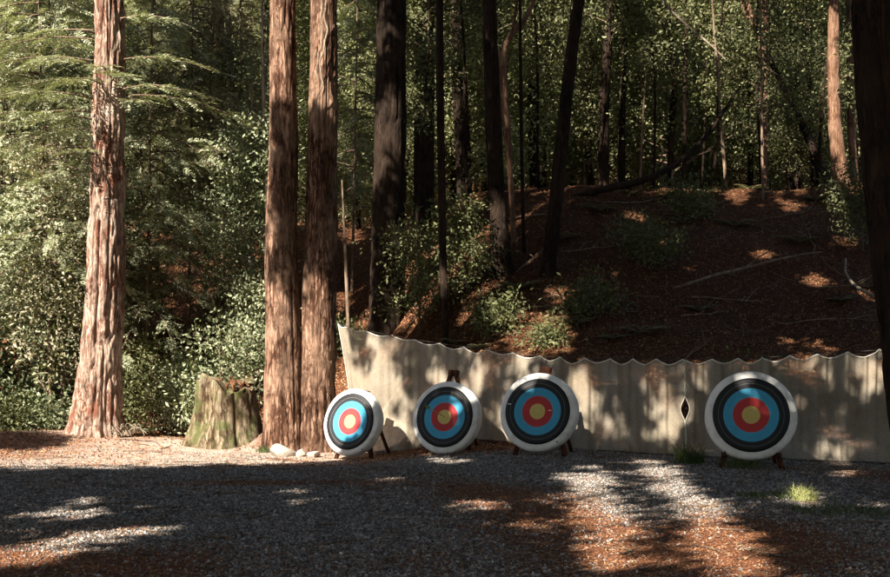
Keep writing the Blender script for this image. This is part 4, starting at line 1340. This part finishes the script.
def fern(label, pxc, dd, R, n, seed, leaf='broad'):
    r = np.random.default_rng(seed); x0 = X(pxc, dd); z0 = float(terrain(x0, dd))
    mb = MB()
    for q in range(n):
        a_ = 2 * np.pi * (q + r.uniform(-.3, .3)) / n; L = R * r.uniform(.7, 1.15); up = r.uniform(.5, 1.1)
        t = np.linspace(0, 1, 9)
        P = np.stack([np.cos(a_) * L * t, np.sin(a_) * L * t, up * L * t - .75 * L * t ** 2 * up], -1)
        mb.tube(P, np.linspace(.006, .002, 9), 4, mi=1, cap=False)
        sd = np.array([-math.sin(a_), math.cos(a_), 0])
        for w in np.linspace(.12, .98, 17):
            b = np.array([np.interp(w, t, P[:, k]) for k in range(3)]); ll = .26 * L * math.sin(math.pi * (w * .8 + .18)) + .015
            for sg in (-1, 1):
                d_ = sd * sg + np.array([math.cos(a_), math.sin(a_), 0]) * .35 + [0, 0, -.25]; d_ /= np.linalg.norm(d_)
                s2 = np.cross(d_, [0, 0, 1]); s2 /= np.linalg.norm(s2)
                mb.quadsoup(leafquad(b, d_, s2, ll, .028))
    o = obj('fern', mb.mesh('fern', [M[leaf], M['twig']]), loc=(x0, dd, z0))
    return tag(o, label, 'fern', 'ferns on the slope')


rq = np.random.default_rng(123)
for i, (pxc, dd) in enumerate([(575, 22), (612, 21), (700, 22.5), (640, 21.3), (735, 27), (560, 26.5), (800, 26), (840, 22.5), (600, 28), (668, 29.5), (750, 30), (815, 29), (850, 28.5), (455, 22.4), (480, 21.8), (410, 21.6), (630, 30), (705, 30.3), (870, 23.5), (520, 24)]):
    fern('dim fern growing out of the leaf litter on the shaded slope', pxc, dd, rq.uniform(.3, .6), rq.integers(9, 14), 900 + i)
for i, (pxc, dd) in enumerate([(140, 24.4), (165, 24.0), (205, 25.5), (120, 24.6), (10, 23.6), (60, 23.4), (88, 23.8)]):
    fern('fern among the shrubs at the edge of the left bank', pxc, dd, rq.uniform(.35, .6), rq.integers(10, 14), 950 + i, 'broad_pale')

# trees of the wood beyond the crest: four kinds, copied
protos = []
for i in range(4):
    protos.append(leafy('p', 0, 0, 13 + i, 2.4 + .2 * i, 1.0, 500 + i, templ=CLB + CL, leaf='forest', trunk_r=.12, n_limb=44, per=30, spread=.36))
spots = []
rq = np.random.default_rng(21)
for row, (dd, n, j) in enumerate([(34.5, 6, 1.2), (39, 11, 1.8), (45, 12, 2), (52, 13, 2.5)]):
    for q in range(n):
        pxx = 330 + (930 - 330) * (q + rq.uniform(.1, .9)) / n
        spots.append((pxx, dd + rq.uniform(-j, j), row))
for row, (dd, n, j) in enumerate([(38, 5, 2), (46, 6, 2)]):
    for q in range(n):
        spots.append((-40 + 380 * (q + rq.uniform(.1, .9)) / n, dd + rq.uniform(-j, j), row + 4))
LB = {0: 'leafy tree on the crest with yellow green leaves and thin dark trunk', 1: 'leafy tree just beyond the crest among other slim trees', 2: 'leafy tree in the wood behind the crest', 3: 'leafy tree far back in the wood',
      4: 'leafy tree high on the left slope behind the conifers', 5: 'leafy tree far up the left slope'}
for q, (pxx, dd, row) in enumerate(spots):
    pr = protos[q % 4]
    x = X(pxx, dd); z = float(terrain(x, dd)) - .15
    if q < 4:
        o = pr; o.location = (x, dd, z); o.rotation_euler = (0, 0, rq.uniform(0, 6.28))
        o['label'] = LB[row]; o['group'] = 'trees: ' + LB[row]
    else:
        o = copy_tree(pr, LB[row], (x, dd, z), rq.uniform(0, 6.28), rq.uniform(.8, 1.15), 'trees: ' + LB[row])

rq = np.random.default_rng(99)
for q in range(34):
    a_ = math.radians(-100 + 215 * (q + rq.uniform(.1, .9)) / 34) - math.pi / 2 - .1
    rr_ = rq.uniform(25, 33)
    x, y = rr_ * math.cos(a_), rr_ * math.sin(a_) + 4
    if y > 0 and abs(x) < .5 * y + 4: continue
    copy_tree(protos[q % 4], 'leafy tree in the wood that surrounds the gravel range behind and beside the viewpoint', (x, y, float(terrain(x, y)) - .15), rq.uniform(0, 6.28), rq.uniform(1.0, 1.2), 'leafy trees around the range behind the viewpoint')

# far wood: one mass of leaves
rng = np.random.default_rng(31)
n = 60000
yy = rng.uniform(50, 100, n); xx = rng.uniform(-.5, .5, n) * yy * 1.02; hh = rng.uniform(0, 24, n)
zz = terrain(xx, yy) + hh
keep = (fbm(xx * .35 + 90, zz * .3 + yy * .2 + 90, 3) > .47) & (zz < CAMZ + .40 * yy + 3)
pts = np.stack([xx, yy, zz], -1)[keep]
mb = MB(); rsz = [broad_clump(11, 1.1, .34, .19, seed=s + 80) for s in range(4)]
put(mb, rsz, pts, rng, 0, None, (.8, 1.4))
tag(obj('distant_wood', mb.mesh('distant_wood', [M['forest']])), 'dense mass of far off trees closing the view behind the slope', 'woodland', kind='stuff')

# ------------------------------------------------------------------ unseen trees and leaf clumps added overhead to block the sun
for (x, y, h, lb) in [(-14, -8, 24, 'unseen tree added to hold sun-blocking leaves, behind the viewpoint, nearest on the left'), (-16, -2, 25, 'unseen tree added to hold sun-blocking leaves, far to the left of the viewpoint'),
                      (-5, -9, 24, 'unseen tree added to hold sun-blocking leaves, well behind the viewpoint'), (-19, 13, 26, 'unseen tree added to hold sun-blocking leaves, beyond the left edge of the gravel'), (15, 18, 26, 'unseen tree added to hold sun-blocking leaves, beyond the right edge of the netting')]:
    z0 = float(terrain(x, y)) - .2
    t = thing('added_shade_tree', lb, 'tree', (x, y, z0))
    obj('trunk', trunk_mesh('trunk', M['redwood_twin'], [(0, 0, 0, .5), (0, 0, 2, .42), (0, 0, h * .6, .28), (0, 0, h, .03)], .02, 14, .8, (.4, .3), 40, .2, None, x), t)
    TALL.append((t, x, y, z0))
tx = np.array([[a_[1], a_[2]] for a_ in TALL])
near = np.argmin(((CP[:, None, :2] - tx[None]) ** 2).sum(-1), 1)
rng = np.random.default_rng(55)
CANB = [broad_clump(15, .2, .32, .22, seed=s + 240) for s in range(5)]
CAN = [broad_clump(24, .15, .16, .11, seed=s + 200) for s in range(5)]
for k, (t, x, y, z0) in enumerate(TALL):
    P = CP[near == k] - np.array([x, y, z0])
    if len(P) < 20: continue
    mb = MB()
    inn = inner[near == k]
    put(mb, CANB, P[inn], rng, 0, None, (.85, 1.25)); put(mb, CAN, P[~inn], rng, 0, None, (.85, 1.2))
    for q in rng.choice(len(P), min(160, len(P)), replace=False):
        e = P[q]; s0 = np.array([0, 0, e[2] + .12 * np.hypot(e[0], e[1])])
        if e[1] + y > 2 and e[2] + z0 < CAMZ + .36 * (e[1] + y) + 1.5: continue
        tl = np.linspace(0, 1, 6)[:, None]
        W_ = (s0 + (e - s0) * np.linspace(0, 1, 40)[:, None] + np.array([0, 0, 1.]) * .4 * np.sin(np.linspace(0, 1, 40)[:, None] * np.pi)) + np.array([x, y, z0])
        iu_ = np.clip(((W_ @ uu + 26) / STEP).round().astype(int), 0, GSH[0] - 1); iv_ = np.clip(((W_ @ vv + 16) / STEP).round().astype(int), 0, GSH[1] - 1)
        if not er[iu_, iv_].all(): continue
        mb.tube(s0 + (e - s0) * tl + np.array([0, 0, 1.]) * .4 * np.sin(tl * np.pi), np.linspace(.035, .01, 6), 5, mi=1, cap=False)
    obj('crown', mb.mesh('crown', [M['needle'], M['twig']]), t)  # added sun-blocking clumps hung on the tree, shaped by the sun mask

# ------------------------------------------------------------------ gravel stones, litter, twigs, grass
rng = np.random.default_rng(41)
octa = np.array([(1, 0, 0), (-1, 0, 0), (0, 1, 0), (0, -1, 0), (0, 0, 1), (0, 0, -1)], float)
of = np.array([(0, 2, 4), (2, 1, 4), (1, 3, 4), (3, 0, 4), (2, 0, 5), (1, 2, 5), (3, 1, 5), (0, 3, 5)])


def view_pts(n, y0, y1, marg=1.15, pw=1.0):
    y = y0 + (y1 - y0) * rng.random(n) ** pw
    keepp = rng.random(n) < (y / y1) ** .6
    y = y[keepp]
    x = (rng.random(len(y)) - .5) * .81 * marg * (y + 1)
    return x, y


x, y = view_pts(620000, 6.6, 20.5, pw=1.35)
g = gravelness(x, y) * (.6 + .8 * fbm(x * 1.5, y * 1.5, 3))
kp = rng.random(len(x)) < g ** 1.5 * .8 * (1 - .6 * dusty(x, y))
x, y = x[kp], y[kp]
n = len(x); print('stones', n)
s = rng.uniform(.005, .0145, n) * rng.choice([1, 1, 1, .8, 1.6], n)
V = octa[None] * (1 + rng.uniform(-.3, .3, (n, 6, 1)))
V = V * np.stack([s * rng.uniform(.8, 1.4, n), s, s * rng.uniform(.45, .8, n)], -1)[:, None]
V = np.einsum('mij,mkj->mki', rotmats(n, rng), V)
V[..., 2] *= .8
V += np.stack([x, y, terrain(x, y) + s * .25], -1)[:, None]
mb = MB(); mb.add(V.reshape(-1, 3), tris=(of[None] + (np.arange(n) * 6)[:, None, None]).reshape(-1, 3))
tag(obj('gravel', mb.mesh('gravel', [M['gravel']])), 'loose pale grey gravel covering the range floor', 'gravel', kind='stuff')


def flat_leaves(x, y, L, W, lift=.012, tilt=.35):
    n = len(x)
    e = .15
    z = terrain(x, y); nxn = -(terrain(x + e, y) - z) / e; nyn = -(terrain(x, y + e) - z) / e
    nr = np.stack([nxn, nyn, np.ones(n)], -1) + rng.normal(size=(n, 3)) * tilt
    nr /= np.linalg.norm(nr, axis=1)[:, None]
    d = rng.normal(size=(n, 3)); d -= nr * (d * nr).sum(1)[:, None]; d /= np.linalg.norm(d, axis=1)[:, None]
    sd = np.cross(nr, d)
    c = np.stack([x, y, z + lift + rng.random(n) * lift], -1)
    L = L[:, None]; W = W[:, None]
    return np.stack([c - d * L / 2, c + sd * W / 2 - nr * W * .15, c + d * L / 2, c - sd * W / 2 - nr * W * .15], 1).reshape(-1, 3)


mb = MB()
# slope
n = 230000
y = rng.uniform(16.5, 36, n); x = (rng.random(n) - .5) * .95 * (y + 1)
kp = rng.random(n) < (1 - gravelness(x, y)) * .95 * (1 - .75 * dusty(x, y))
x, y = x[kp], y[kp]
fl = flat_leaves(x, y, rng.uniform(.025, .085, len(x)), rng.uniform(.01, .035, len(x)), tilt=.5).reshape(-1, 4, 3)
dk = rng.random(len(x)) < slope_shade(x, y)
mb.quadsoup(fl[~dk].reshape(-1, 3)); mb.quadsoup(fl[dk].reshape(-1, 3), mi=1)
# gravel area: needles and leaves
x, y = view_pts(330000, 6.6, 21, pw=1.35)
kp = rng.random(len(x)) < np.clip(1.3 - gravelness(x, y), .14, 1) * (1 - .5 * dusty(x, y))
x, y = x[kp], y[kp]
mb.quadsoup(flat_leaves(x, y, rng.uniform(.015, .055, len(x)), rng.uniform(.003, .011, len(x)), lift=.007, tilt=.3))
tag(obj('leaf_litter', mb.mesh('leaf_litter', [M['litter'], M['litter_dark']])), 'reddish brown fallen leaves and needles over slope and gravel', 'leaf litter', kind='stuff')

mb = MB()
for q in range(650):
    y = rng.uniform(8, 34) if q > 160 else rng.uniform(7.5, 20); x = (rng.random() - .5) * .9 * y
    L = rng.uniform(.15, .9) * (.5 if y < 17 else 1); a_ = rng.uniform(0, np.pi)
    t = np.linspace(-.5, .5, 5)
    xs = x + np.cos(a_) * L * t + rng.normal(size=5) * .02 * L; ys = y + np.sin(a_) * L * t + rng.normal(size=5) * .02 * L
    mb.tube(np.stack([xs, ys, terrain(xs, ys) + .015], -1), np.linspace(.009, .003, 5) * rng.uniform(.6, 1.3), 4, cap=False)
tag(obj('fallen_twigs', mb.mesh('fallen_twigs', [M['twig']])), 'scattered small fallen twigs over the slope and gravel', 'twigs', kind='stuff')


def grass(label, pxc, dd, n, rad, h, mat, seed, spread=(1, 1), name='grass_tuft'):
    r = np.random.default_rng(seed)
    x0 = X(pxc, dd); z0 = float(terrain(x0, dd))
    mb = MB()
    for q in range(n):
        a_ = r.uniform(0, 2 * np.pi); rr = rad * math.sqrt(r.random())
        bx_, by_ = rr * math.cos(a_) * spread[0], rr * math.sin(a_) * spread[1]
        zb = float(terrain(x0 + bx_, dd + by_)) - z0
        hh = h * r.uniform(.5, 1.15); l = r.normal(size=2) * .55 * hh
        w = r.uniform(.003, .007); sa = r.uniform(0, np.pi); sd = np.array([math.cos(sa), math.sin(sa), 0]) * w
        P = [np.array([bx_ + l[0] * t * t, by_ + l[1] * t * t, zb + hh * (t - .25 * t * t)]) for t in (0, .35, .7, 1)]
        V = []
        for t, p in zip((1, .85, .55, .1), P): V += [p - sd * t, p + sd * t]
        mb.add(V, [(0, 1, 3, 2), (2, 3, 5, 4), (4, 5, 7, 6)])
    o = obj(name, mb.mesh(name, [M[mat]]), loc=(x0, dd, z0))
    return tag(o, label, 'grass', 'grass tufts on the gravel')


grass('green grass tuft under the laced gap in the netting', 690, 15.6, 260, .2, .38, 'grass', 1)
grass('dark green grass tuft beneath the lone large target', 742, 14.9, 160, .28, .25, 'grass', 2)
grass('bright straw coloured grass tuft catching the sun on the gravel', 805, 11.6, 170, .13, .22, 'drygrass', 3)
grass('low green grass strip left of the straw coloured tuft', 778, 11.9, 240, .45, .09, 'grass', 4, (1, .6))
grass('low green grass strip right of the straw coloured tuft', 850, 10.8, 330, .55, .1, 'grass', 5, (1.1, .7))
grass('small grass tuft at the foot of the twin redwood beside the rocks', 263, 20.6, 90, .14, .16, 'grass', 6)
grass('green grass patch on the slope behind the right netting', 745, 18.0, 240, .25, .3, 'grass', 7)
print('objects', len(SC.objects))
